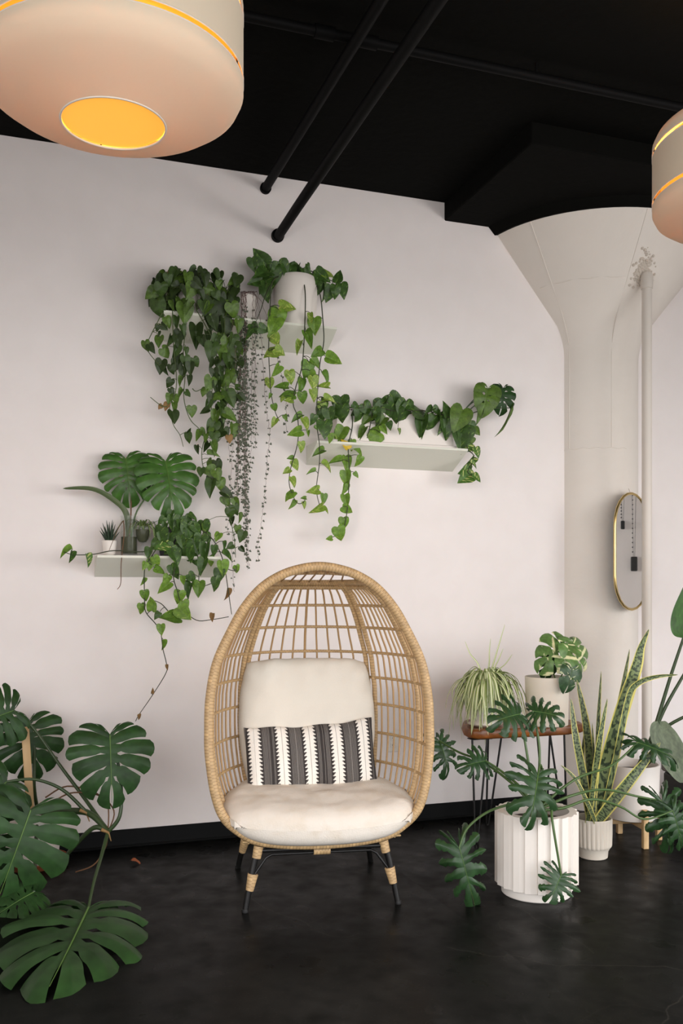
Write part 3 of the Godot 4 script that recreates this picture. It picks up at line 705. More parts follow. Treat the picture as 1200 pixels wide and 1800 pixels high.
func shelf_string_of_hearts() -> void:
	var t := thing("string_of_hearts", "thin purple grey string-of-hearts strands hanging from a small white pot", "plant", Vector3(-0.585, 2.756, 0.09))
	part("pot", pot_mesh(0.06, 0.066, 0.068, 0.145), M.white_ceramic, t)
	part("soil", lathe([[0.0, 0.136], [0.062, 0.132], [0.062, 0.12]], 24), M.soil, t)
	var strands := [[Vector3(-0.54, 2.927, 0.12), Vector3(-0.608, 2.871, 0.2), Vector3(-0.605, 2.754, 0.198), Vector3(-0.604, 2.581, 0.179), Vector3(-0.617, 2.396, 0.203), Vector3(-0.617, 2.218, 0.202), Vector3(-0.623, 2.042, 0.191), Vector3(-0.625, 1.864, 0.193), Vector3(-0.62, 1.822, 0.19)], [Vector3(-0.594, 2.922, 0.12), Vector3(-0.622, 2.87, 0.2), Vector3(-0.62, 2.752, 0.199), Vector3(-0.631, 2.573, 0.2), Vector3(-0.635, 2.396, 0.195), Vector3(-0.636, 2.221, 0.178), Vector3(-0.635, 2.042, 0.184), Vector3(-0.65, 1.977, 0.19)], [Vector3(-0.593, 2.922, 0.12), Vector3(-0.599, 2.872, 0.2), Vector3(-0.596, 2.756, 0.193), Vector3(-0.598, 2.58, 0.184), Vector3(-0.6, 2.398, 0.197), Vector3(-0.603, 2.219, 0.202), Vector3(-0.608, 2.043, 0.188), Vector3(-0.61, 1.865, 0.182), Vector3(-0.615, 1.783, 0.19)], [Vector3(-0.623, 2.918, 0.12), Vector3(-0.615, 2.871, 0.2), Vector3(-0.613, 2.756, 0.187), Vector3(-0.623, 2.574, 0.2), Vector3(-0.622, 2.399, 0.187), Vector3(-0.628, 2.219, 0.197), Vector3(-0.637, 2.039, 0.204), Vector3(-0.64, 1.863, 0.198), Vector3(-0.628, 1.863, 0.19)], [Vector3(-0.585, 2.923, 0.12), Vector3(-0.622, 2.87, 0.2), Vector3(-0.618, 2.758, 0.178), Vector3(-0.629, 2.577, 0.183), Vector3(-0.625, 2.399, 0.183), Vector3(-0.636, 2.217, 0.203), Vector3(-0.635, 2.042, 0.187), Vector3(-0.646, 1.863, 0.192), Vector3(-0.643, 1.808, 0.19)], [Vector3(-0.54, 2.927, 0.12), Vector3(-0.62, 2.87, 0.2), Vector3(-0.614, 2.758, 0.179), Vector3(-0.617, 2.579, 0.18), Vector3(-0.63, 2.397, 0.194), Vector3(-0.628, 2.22, 0.187), Vector3(-0.633, 2.041, 0.193), Vector3(-0.642, 1.864, 0.187), Vector3(-0.649, 1.819, 0.19)], [Vector3(-0.551, 2.926, 0.12), Vector3(-0.621, 2.87, 0.2), Vector3(-0.614, 2.757, 0.182), Vector3(-0.632, 2.572, 0.205), Vector3(-0.628, 2.398, 0.189), Vector3(-0.636, 2.219, 0.194), Vector3(-0.634, 2.041, 0.19), Vector3(-0.643, 1.997, 0.19)], [Vector3(-0.62, 2.919, 0.12), Vector3(-0.621, 2.87, 0.2), Vector3(-0.623, 2.751, 0.201), Vector3(-0.63, 2.574, 0.198), Vector3(-0.626, 2.397, 0.195), Vector3(-0.629, 2.221, 0.181), Vector3(-0.637, 2.043, 0.182), Vector3(-0.639, 1.864, 0.186), Vector3(-0.647, 1.77, 0.19)], [Vector3(-0.521, 2.929, 0.12), Vector3(-0.599, 2.872, 0.2), Vector3(-0.6, 2.756, 0.191), Vector3(-0.599, 2.578, 0.191), Vector3(-0.604, 2.4, 0.189), Vector3(-0.607, 2.221, 0.188), Vector3(-0.605, 2.041, 0.204), Vector3(-0.607, 1.864, 0.191), Vector3(-0.609, 1.79, 0.19)], [Vector3(-0.541, 2.927, 0.12), Vector3(-0.611, 2.871, 0.2), Vector3(-0.601, 2.757, 0.188), Vector3(-0.604, 2.576, 0.199), Vector3(-0.604, 2.398, 0.196), Vector3(-0.601, 2.222, 0.188), Vector3(-0.601, 2.044, 0.186), Vector3(-0.605, 1.864, 0.199), Vector3(-0.6, 1.687, 0.186), Vector3(-0.595, 1.568, 0.19)], [Vector3(-0.622, 2.919, 0.12), Vector3(-0.598, 2.872, 0.2), Vector3(-0.594, 2.758, 0.185), Vector3(-0.593, 2.579, 0.19), Vector3(-0.591, 2.399, 0.195), Vector3(-0.588, 2.223, 0.187), Vector3(-0.591, 2.043, 0.198), Vector3(-0.585, 1.866, 0.187), Vector3(-0.587, 1.686, 0.201), Vector3(-0.587, 1.508, 0.204), Vector3(-0.577, 1.467, 0.19)], [Vector3(-0.606, 2.92, 0.12), Vector3(-0.601, 2.872, 0.2), Vector3(-0.598, 2.753, 0.203), Vector3(-0.599, 2.577, 0.197), Vector3(-0.595, 2.399, 0.198), Vector3(-0.6, 2.22, 0.199), Vector3(-0.594, 2.043, 0.196), Vector3(-0.594, 1.865, 0.195), Vector3(-0.589, 1.686, 0.195), Vector3(-0.585, 1.509, 0.179), Vector3(-0.596, 1.484, 0.19)], [Vector3(-0.6, 2.921, 0.12), Vector3(-0.603, 2.872, 0.2), Vector3(-0.599, 2.755, 0.195), Vector3(-0.603, 2.578, 0.191), Vector3(-0.597, 2.402, 0.179), Vector3(-0.599, 2.222, 0.187), Vector3(-0.596, 2.044, 0.183), Vector3(-0.598, 1.865, 0.191), Vector3(-0.595, 1.686, 0.195), Vector3(-0.59, 1.509, 0.184), Vector3(-0.584, 1.444, 0.19)], [Vector3(-0.594, 2.922, 0.12), Vector3(-0.614, 2.871, 0.2), Vector3(-0.605, 2.758, 0.181), Vector3(-0.603, 2.578, 0.188), Vector3(-0.612, 2.398, 0.195), Vector3(-0.61, 2.22, 0.193), Vector3(-0.608, 2.042, 0.194), Vector3(-0.604, 1.864, 0.2), Vector3(-0.608, 1.686, 0.2), Vector3(-0.603, 1.524, 0.19)], [Vector3(-0.561, 2.925, 0.12), Vector3(-0.605, 2.872, 0.2), Vector3(-0.603, 2.752, 0.204), Vector3(-0.596, 2.577, 0.194), Vector3(-0.603, 2.397, 0.202), Vector3(-0.6, 2.223, 0.181), Vector3(-0.597, 2.043, 0.195), Vector3(-0.6, 1.864, 0.195), Vector3(-0.591, 1.687, 0.188), Vector3(-0.596, 1.611, 0.19)], [Vector3(-0.521, 2.929, 0.12), Vector3(-0.56, 2.876, 0.2), Vector3(-0.562, 2.756, 0.204), Vector3(-0.558, 2.581, 0.194), Vector3(-0.57, 2.399, 0.204), Vector3(-0.568, 2.224, 0.189), Vector3(-0.575, 2.136, 0.19)], [Vector3(-0.593, 2.922, 0.12), Vector3(-0.541, 2.878, 0.2), Vector3(-0.541, 2.765, 0.181), Vector3(-0.543, 2.583, 0.19), Vector3(-0.55, 2.402, 0.199), Vector3(-0.542, 2.227, 0.178), Vector3(-0.545, 2.078, 0.19)], [Vector3(-0.541, 2.927, 0.12), Vector3(-0.558, 2.877, 0.2), Vector3(-0.558, 2.762, 0.185), Vector3(-0.567, 2.577, 0.205), Vector3(-0.566, 2.401, 0.194), Vector3(-0.568, 2.222, 0.195), Vector3(-0.571, 2.043, 0.198), Vector3(-0.58, 1.944, 0.19)], [Vector3(-0.567, 2.924, 0.12), Vector3(-0.547, 2.878, 0.2), Vector3(-0.548, 2.763, 0.186), Vector3(-0.549, 2.582, 0.191), Vector3(-0.555, 2.401, 0.198), Vector3(-0.55, 2.226, 0.179), Vector3(-0.557, 2.135, 0.19)], [Vector3(-0.54, 2.927, 0.12), Vector3(-0.529, 2.82, 0.2), Vector3(-0.505, 2.526, 0.19), Vector3(-0.486, 2.288, 0.19), Vector3(-0.468, 2.17, 0.19), Vector3(-0.48, 2.049, 0.19), Vector3(-0.486, 1.959, 0.19), Vector3(-0.495, 1.839, 0.19), Vector3(-0.508, 1.734, 0.19), Vector3(-0.52, 1.644, 0.19), Vector3(-0.535, 1.569, 0.19), Vector3(-0.526, 1.494, 0.19)], [Vector3(-0.617, 2.919, 0.12), Vector3(-0.669, 2.741, 0.22), Vector3(-0.684, 2.512, 0.19), Vector3(-0.69, 2.275, 0.19), Vector3(-0.687, 2.098, 0.19), Vector3(-0.678, 1.995, 0.19)], [Vector3(-0.617, 2.91, 0.12), Vector3(-0.654, 2.625, 0.22), Vector3(-0.657, 2.336, 0.19), Vector3(-0.669, 2.04, 0.19), Vector3(-0.687, 1.744, 0.19), Vector3(-0.696, 1.625, 0.19)], [Vector3(-0.524, 2.929, 0.12), Vector3(-0.485, 2.762, 0.21), Vector3(-0.418, 2.533, 0.19), Vector3(-0.381, 2.356, 0.19), Vector3(-0.378, 2.175, 0.19)], [Vector3(-0.555, 2.926, 0.12), Vector3(-0.622, 2.335, 0.21), Vector3(-0.648, 1.982, 0.19), Vector3(-0.663, 1.744, 0.19), Vector3(-0.669, 1.507, 0.19), Vector3(-0.657, 1.33, 0.19)]]
	var hearts := Build.new()
	var tiny := [[0.0, 0.0], [0.55, 0.25], [0.5, -0.35], [0.0, -1.0], [-0.5, -0.35], [-0.55, 0.25]]
	for s in strands:
		var pts := curve(s, 10)
		for k in pts.size():
			pts[k] += Vector3(0.003 * sin(k * 1.7 + pts[0].x * 90.0), 0, 0.003 * cos(k * 1.1)) - t.position
		part("strand", tube(pts, 0.0011, 0.0007, 4), M.heart_purple_stem, t)
		var run := 0.0
		var next := rng.randf_range(0.16, 0.30)
		for k in range(1, pts.size()):
			run += pts[k].distance_to(pts[k - 1])
			while next < run:
				var step := rng.randf_range(0.018, 0.05)
				next += step
				for e in 2:
					var size := rng.randf_range(0.007, 0.0135)
					var out := Vector3(rng.randf_range(-1, 1), rng.randf_range(-0.4, 0.6), rng.randf_range(-0.2, 1.0)).normalized()
					var on := pts[k].lerp(pts[k - 1], clampf((run - next + step) / maxf(pts[k].distance_to(pts[k - 1]), 0.001), 0.0, 1.0))
					var xf := blade_at(on + out * rng.randf_range(0.004, 0.012), Vector3(out.x, -0.8, 0.2), Vector3(rng.randf_range(-0.6, 0.6), 0.5, 1.0), size)
					var mid := hearts.vert(xf * Vector3(0, -0.3, 0.12), xf.basis.z.normalized(), Vector2(0.5, 0.5))
					var ring := hearts.v.size()
					for p in tiny:
						hearts.vert(xf * Vector3(p[0], p[1], 0), xf.basis.z.normalized(), Vector2(0.5, 0.5))
					for q in 6:
						hearts.tri(mid, ring + q, ring + (q + 1) % 6)
	var ho := part("heart_leaves", hearts.mesh(), M.heart_grey_leaf, t)
	ho.set_meta("kind", "stuff")

func shelf_pothos() -> void:
	var t := thing("golden_pothos", "golden pothos with light green trailing leaves in a tall white pot", "plant", Vector3(-0.305, 2.756, 0.124))
	part("pot", pot_mesh(0.084, 0.134, 0.104, 0.265), M.matte_white_ceramic, t)
	part("soil", lathe([[0.0, 0.25], [0.098, 0.246], [0.098, 0.23]], 24), M.soil, t)
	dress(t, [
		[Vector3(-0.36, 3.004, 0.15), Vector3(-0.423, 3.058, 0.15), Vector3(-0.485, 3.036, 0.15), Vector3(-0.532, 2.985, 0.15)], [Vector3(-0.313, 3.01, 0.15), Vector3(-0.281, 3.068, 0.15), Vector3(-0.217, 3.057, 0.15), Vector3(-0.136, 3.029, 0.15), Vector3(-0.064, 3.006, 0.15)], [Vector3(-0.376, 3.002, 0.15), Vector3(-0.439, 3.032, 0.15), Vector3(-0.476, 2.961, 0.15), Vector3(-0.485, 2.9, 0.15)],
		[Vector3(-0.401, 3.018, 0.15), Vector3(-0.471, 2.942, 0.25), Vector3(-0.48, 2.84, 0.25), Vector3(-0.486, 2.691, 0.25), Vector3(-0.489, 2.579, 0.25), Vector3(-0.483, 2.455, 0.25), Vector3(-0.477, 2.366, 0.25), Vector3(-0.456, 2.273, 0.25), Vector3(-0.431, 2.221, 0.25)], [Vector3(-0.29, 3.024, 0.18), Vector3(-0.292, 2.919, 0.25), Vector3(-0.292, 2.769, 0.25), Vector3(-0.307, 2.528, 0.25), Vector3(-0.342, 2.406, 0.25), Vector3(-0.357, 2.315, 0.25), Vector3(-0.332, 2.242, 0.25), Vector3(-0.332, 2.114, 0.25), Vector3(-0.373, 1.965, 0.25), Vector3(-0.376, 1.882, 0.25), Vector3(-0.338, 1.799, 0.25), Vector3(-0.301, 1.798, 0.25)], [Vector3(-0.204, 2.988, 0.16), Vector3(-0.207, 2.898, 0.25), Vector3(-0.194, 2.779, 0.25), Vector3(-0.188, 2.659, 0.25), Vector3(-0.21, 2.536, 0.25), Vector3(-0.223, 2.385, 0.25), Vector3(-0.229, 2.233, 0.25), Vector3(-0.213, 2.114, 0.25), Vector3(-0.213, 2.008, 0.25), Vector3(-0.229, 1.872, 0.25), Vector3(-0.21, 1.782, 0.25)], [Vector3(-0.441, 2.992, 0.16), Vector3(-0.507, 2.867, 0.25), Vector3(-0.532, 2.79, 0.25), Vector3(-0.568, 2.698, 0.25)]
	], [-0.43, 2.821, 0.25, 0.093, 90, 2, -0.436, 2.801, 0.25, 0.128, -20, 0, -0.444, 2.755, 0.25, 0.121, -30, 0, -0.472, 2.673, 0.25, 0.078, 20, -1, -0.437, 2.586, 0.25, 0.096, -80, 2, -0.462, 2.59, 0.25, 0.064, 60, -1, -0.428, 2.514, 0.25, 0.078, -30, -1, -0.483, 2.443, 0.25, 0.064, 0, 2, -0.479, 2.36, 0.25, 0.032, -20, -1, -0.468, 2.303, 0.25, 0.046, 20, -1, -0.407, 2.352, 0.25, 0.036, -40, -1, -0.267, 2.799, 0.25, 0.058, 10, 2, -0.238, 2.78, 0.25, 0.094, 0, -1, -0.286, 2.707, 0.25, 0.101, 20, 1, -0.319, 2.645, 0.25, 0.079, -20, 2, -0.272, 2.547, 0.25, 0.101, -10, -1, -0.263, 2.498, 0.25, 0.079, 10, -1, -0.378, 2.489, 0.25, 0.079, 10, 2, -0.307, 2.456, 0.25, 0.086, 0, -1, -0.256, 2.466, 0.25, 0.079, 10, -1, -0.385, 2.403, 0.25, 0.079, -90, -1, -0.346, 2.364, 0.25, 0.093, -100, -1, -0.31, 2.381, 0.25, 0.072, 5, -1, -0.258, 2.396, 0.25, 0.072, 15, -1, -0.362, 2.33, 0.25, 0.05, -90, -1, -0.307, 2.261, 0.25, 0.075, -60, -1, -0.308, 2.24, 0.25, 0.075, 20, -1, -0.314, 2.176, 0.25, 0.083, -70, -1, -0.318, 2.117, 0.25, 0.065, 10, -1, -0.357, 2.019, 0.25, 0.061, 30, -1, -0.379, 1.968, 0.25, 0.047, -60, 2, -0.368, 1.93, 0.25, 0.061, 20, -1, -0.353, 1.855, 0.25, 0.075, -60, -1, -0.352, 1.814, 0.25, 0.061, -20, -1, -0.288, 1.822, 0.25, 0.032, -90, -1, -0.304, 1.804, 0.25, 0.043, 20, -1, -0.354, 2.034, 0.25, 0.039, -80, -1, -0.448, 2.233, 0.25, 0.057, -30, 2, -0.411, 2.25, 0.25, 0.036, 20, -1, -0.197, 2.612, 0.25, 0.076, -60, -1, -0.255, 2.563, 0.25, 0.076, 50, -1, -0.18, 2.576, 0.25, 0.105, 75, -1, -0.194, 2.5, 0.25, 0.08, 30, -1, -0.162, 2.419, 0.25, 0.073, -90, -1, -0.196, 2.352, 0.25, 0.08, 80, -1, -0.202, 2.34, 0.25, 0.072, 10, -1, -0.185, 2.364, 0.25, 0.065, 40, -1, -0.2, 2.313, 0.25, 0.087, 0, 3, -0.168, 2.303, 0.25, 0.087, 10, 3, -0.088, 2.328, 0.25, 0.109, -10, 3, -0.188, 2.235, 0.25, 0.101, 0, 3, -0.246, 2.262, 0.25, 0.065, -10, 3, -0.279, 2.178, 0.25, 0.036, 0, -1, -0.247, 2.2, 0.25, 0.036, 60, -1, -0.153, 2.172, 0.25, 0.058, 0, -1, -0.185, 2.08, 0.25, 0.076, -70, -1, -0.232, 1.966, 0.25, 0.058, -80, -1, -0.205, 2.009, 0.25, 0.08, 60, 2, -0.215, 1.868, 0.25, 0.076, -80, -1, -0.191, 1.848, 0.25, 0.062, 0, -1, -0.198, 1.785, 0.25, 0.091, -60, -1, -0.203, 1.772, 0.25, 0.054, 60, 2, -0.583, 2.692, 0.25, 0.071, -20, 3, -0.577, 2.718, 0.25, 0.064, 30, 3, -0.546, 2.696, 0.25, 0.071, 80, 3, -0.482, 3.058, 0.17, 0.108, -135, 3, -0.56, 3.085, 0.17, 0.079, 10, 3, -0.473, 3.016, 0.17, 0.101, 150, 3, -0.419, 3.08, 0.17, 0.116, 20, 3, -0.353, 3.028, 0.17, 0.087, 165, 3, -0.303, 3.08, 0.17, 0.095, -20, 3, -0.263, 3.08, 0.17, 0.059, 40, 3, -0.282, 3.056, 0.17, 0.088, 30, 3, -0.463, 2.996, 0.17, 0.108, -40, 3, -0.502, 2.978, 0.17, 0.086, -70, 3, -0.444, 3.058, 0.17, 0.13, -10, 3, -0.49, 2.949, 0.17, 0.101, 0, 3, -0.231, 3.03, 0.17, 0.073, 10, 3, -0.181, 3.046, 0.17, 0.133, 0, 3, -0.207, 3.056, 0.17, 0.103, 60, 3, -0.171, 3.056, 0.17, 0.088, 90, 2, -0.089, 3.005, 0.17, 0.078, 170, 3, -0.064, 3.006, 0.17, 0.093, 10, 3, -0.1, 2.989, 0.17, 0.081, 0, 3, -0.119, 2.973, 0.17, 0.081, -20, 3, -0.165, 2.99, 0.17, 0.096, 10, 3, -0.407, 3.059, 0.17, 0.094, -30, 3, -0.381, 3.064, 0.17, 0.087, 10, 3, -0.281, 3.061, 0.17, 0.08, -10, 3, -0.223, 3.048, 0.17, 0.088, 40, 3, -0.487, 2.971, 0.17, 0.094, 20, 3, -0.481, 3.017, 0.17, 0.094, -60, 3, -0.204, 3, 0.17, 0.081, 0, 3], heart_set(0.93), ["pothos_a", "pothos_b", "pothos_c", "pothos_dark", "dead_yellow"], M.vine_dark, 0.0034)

func shelf_trough_pothos() -> void:
	var x0: float = -0.0789
	var x1: float = 0.6237
	var t := thing("trough_pothos", "pothos and large leaves growing from a long white trough on the right shelf", "plant", Vector3((x0 + x1) * 0.5, 2.141, 0.08))
	var hw := (x1 - x0) * 0.5
	var b := Build.new()
	add_box(b, Vector3(-hw, 0.018, 0.052), Vector3(hw, 0.185, 0.062), 0.002)
	add_box(b, Vector3(-hw, 0.018, -0.062), Vector3(hw, 0.185, -0.052), 0.002)
	add_box(b, Vector3(-hw, 0.018, -0.054), Vector3(-hw + 0.01, 0.185, 0.054), 0.002)
	add_box(b, Vector3(hw - 0.01, 0.018, -0.054), Vector3(hw, 0.185, 0.054), 0.002)
	add_box(b, Vector3(-hw, 0.018, -0.055), Vector3(hw, 0.03, 0.055), 0.002)
	part("trough", b.mesh(), M.white_ceramic, t)
	part("drip_tray", box(Vector3(-hw - 0.03, 0.0, -0.072), Vector3(hw + 0.02, 0.02, 0.074), 0.004), M.white_ceramic, t)
	part("soil", box(Vector3(-hw + 0.01, 0.16, -0.052), Vector3(hw - 0.01, 0.17, 0.052)), M.soil, t)
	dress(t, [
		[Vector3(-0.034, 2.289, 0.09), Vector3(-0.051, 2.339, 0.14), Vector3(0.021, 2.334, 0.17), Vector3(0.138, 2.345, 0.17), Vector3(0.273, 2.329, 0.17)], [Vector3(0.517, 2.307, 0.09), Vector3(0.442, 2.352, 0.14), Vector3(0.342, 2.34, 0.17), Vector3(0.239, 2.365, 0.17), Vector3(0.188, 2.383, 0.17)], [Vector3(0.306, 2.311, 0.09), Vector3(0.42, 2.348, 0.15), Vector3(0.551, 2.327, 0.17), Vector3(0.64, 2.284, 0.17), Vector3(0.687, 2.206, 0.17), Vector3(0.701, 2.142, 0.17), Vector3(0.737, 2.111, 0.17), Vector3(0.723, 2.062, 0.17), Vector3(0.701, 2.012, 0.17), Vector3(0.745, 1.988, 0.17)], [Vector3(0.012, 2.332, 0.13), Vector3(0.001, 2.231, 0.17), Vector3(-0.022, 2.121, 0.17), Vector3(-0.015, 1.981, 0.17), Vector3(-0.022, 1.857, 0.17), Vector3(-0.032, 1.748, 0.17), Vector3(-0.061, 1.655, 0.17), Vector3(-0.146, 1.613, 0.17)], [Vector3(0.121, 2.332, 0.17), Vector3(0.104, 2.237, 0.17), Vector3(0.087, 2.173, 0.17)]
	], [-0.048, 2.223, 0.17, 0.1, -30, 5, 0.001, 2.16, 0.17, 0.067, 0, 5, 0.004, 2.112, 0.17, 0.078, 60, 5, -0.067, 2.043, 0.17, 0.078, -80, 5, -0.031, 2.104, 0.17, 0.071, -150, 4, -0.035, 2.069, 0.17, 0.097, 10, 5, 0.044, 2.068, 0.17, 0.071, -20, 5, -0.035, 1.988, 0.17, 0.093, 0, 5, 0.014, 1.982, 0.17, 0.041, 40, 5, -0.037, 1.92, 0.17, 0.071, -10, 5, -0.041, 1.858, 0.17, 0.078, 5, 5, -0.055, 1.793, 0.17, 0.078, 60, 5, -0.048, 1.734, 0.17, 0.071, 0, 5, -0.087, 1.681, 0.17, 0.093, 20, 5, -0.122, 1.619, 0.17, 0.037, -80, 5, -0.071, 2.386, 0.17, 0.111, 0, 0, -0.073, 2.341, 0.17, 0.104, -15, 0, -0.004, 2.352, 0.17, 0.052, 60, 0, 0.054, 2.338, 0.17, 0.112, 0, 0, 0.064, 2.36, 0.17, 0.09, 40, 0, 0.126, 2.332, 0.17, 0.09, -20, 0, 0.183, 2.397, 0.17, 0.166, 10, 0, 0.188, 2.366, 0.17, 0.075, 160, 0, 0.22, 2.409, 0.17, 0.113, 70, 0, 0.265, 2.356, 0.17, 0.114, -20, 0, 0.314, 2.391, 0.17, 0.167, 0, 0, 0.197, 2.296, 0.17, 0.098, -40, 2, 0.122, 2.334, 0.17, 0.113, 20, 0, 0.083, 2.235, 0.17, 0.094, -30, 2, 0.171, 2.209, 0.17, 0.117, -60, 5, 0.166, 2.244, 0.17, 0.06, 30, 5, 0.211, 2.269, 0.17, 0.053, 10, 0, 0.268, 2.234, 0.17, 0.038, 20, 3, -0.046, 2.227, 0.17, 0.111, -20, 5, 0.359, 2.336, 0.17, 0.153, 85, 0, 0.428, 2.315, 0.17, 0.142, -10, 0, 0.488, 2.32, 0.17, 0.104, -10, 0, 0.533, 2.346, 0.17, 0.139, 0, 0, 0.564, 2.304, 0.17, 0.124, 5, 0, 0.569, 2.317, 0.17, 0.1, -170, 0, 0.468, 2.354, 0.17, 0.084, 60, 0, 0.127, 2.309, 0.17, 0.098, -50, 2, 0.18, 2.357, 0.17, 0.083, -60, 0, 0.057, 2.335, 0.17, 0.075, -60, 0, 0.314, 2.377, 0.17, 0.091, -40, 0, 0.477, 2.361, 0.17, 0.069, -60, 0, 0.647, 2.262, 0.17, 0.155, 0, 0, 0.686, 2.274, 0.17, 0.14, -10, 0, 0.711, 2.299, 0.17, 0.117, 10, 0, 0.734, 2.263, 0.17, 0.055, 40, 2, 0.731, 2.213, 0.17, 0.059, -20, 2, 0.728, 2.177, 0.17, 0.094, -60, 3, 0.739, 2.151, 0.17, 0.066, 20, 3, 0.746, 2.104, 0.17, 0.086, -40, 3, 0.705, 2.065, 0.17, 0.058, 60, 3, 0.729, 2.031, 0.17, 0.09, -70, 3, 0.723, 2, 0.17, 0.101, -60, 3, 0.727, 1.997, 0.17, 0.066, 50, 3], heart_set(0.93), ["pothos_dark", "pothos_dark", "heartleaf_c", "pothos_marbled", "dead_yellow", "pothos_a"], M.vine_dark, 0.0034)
	# the big leaves reaching right
	var fen := {"margin": MONSTERA, "fingers": 4, "cut": 0.95, "gap": 0.12, "round": 0.02, "hole": 0.7, "droop": 0.5, "curl": 0.2, "cup": 1.2, "rib": 0.5, "wave": 0.02, "ragged": 0.0, "reach": 0.66}
	var cutf := {"margin": MONSTERA, "fingers": 5, "cut": 0.55, "gap": 0.22, "round": 0.05, "hole": 0.4, "droop": 0.5, "curl": 0.3, "cup": 0.8, "rib": 0.4, "wave": 0.05, "ragged": 0.0, "reach": 0.66}
	var big := [[Vector3(0.654, 2.361, 0.2), Vector3(0.587, 2.225, 0.22), Vector3(0.557, 2.311, 0.12), 1.05, Vector3(-0.1, 0.3, 1), 0], [Vector3(0.834, 2.501, 0.16), Vector3(0.792, 2.336, 0.19), Vector3(0.701, 2.372, 0.12), 0.8, Vector3(-0.2, 0.15, 1), 1], [Vector3(0.798, 2.439, 0.13), Vector3(0.795, 2.287, 0.15), Vector3(0.701, 2.372, 0.12), 0.6, Vector3(0.5, 0.2, 1), 0], [Vector3(0.928, 2.509, 0.17), Vector3(0.913, 2.353, 0.19), Vector3(0.69, 2.342, 0.12), 0.95, Vector3(-0.1, 0.25, 1), 2], [Vector3(0.976, 2.397, 0.17), Vector3(0.921, 2.206, 0.17), Vector3(0.701, 2.343, 0.12), 0.28, Vector3(0.85, 0.1, 0.5), 0]]
	for k in big.size():
		var e: Array = big[k]
		var at: Vector3 = e[0] - t.position
		var root: Vector3 = e[2] - t.position
		var st := part("petiole", tube(curve([root, root.lerp(at, 0.5) + Vector3(0, 0.015, 0.01), at], 6), 0.0035, 0.0028, 6), M.stalk_dark, t)
		var mesh: ArrayMesh = heart_blade(0.95, 0.3, 0.5, 0.05) if e[5] == 0 else finger_blade(fen if e[5] == 1 else cutf, 300 + k)
		var m: Material = M.monstera_green if e[5] == 2 else M.heartleaf_c
		part("leaf", mesh, m, st, blade_at(at, e[1] - t.position - at, e[4], (e[1] - e[0]).length(), e[3]))

const MONSTERA := [Vector2(0.05, 0.05), Vector2(0.14, 0.17), Vector2(0.28, 0.20), Vector2(0.42, 0.15), Vector2(0.53, 0.03), Vector2(0.585, -0.13), Vector2(0.58, -0.31), Vector2(0.53, -0.49), Vector2(0.44, -0.66), Vector2(0.31, -0.82), Vector2(0.16, -0.95), Vector2(0.0, -1.03)]
const LOBED := [Vector2(0.04, 0.10), Vector2(0.16, 0.30), Vector2(0.34, 0.34), Vector2(0.50, 0.24), Vector2(0.60, 0.06), Vector2(0.62, -0.14), Vector2(0.58, -0.34), Vector2(0.50, -0.54), Vector2(0.38, -0.74), Vector2(0.20, -0.92), Vector2(0.0, -1.04)]

func monstera_spec(fingers: int, droop: float) -> Dictionary:
	return {"margin": MONSTERA, "fingers": fingers, "cut": 0.40, "gap": 0.17, "round": 0.09, "hole": 0.75, "droop": droop, "curl": 0.35, "cup": 0.5, "rib": 0.25, "wave": 0.035, "ragged": 0.0, "reach": 0.66}

func lobed_spec(droop: float) -> Dictionary:
	return {"margin": LOBED, "fingers": 7, "cut": 0.26, "gap": 0.34, "round": 0.20, "hole": 0.0, "droop": droop, "curl": 0.5, "cup": 0.5, "rib": 0.5, "wave": 0.11, "ragged": 0.22, "reach": 0.7}

# one big leaf: blade with midrib on a stalk. path: stalk points ending at the blade
func big_leaf(t: Node3D, spec: Dictionary, sd: int, path: Array, tip: Vector3, face: Vector3, wide: float, m: Material, stalk: Material, r := 0.006) -> void:
	var pts := []
	for p: Vector3 in path:
		pts.append(p - t.position)
	var at: Vector3 = pts[-1]
	var st := part("petiole", tube(curve(pts, 6), r, r * 0.6, 8), stalk, t)
	var xf := blade_at(at, tip - t.position - at, face, (tip - t.position - at).length() * (1.0 + 0.16 * absf(spec.droop)), wide)
	part("leaf", finger_blade(spec, sd), m, st, xf)
	part("midrib", midrib(spec, 0.0085), M.rib_green, st, xf)

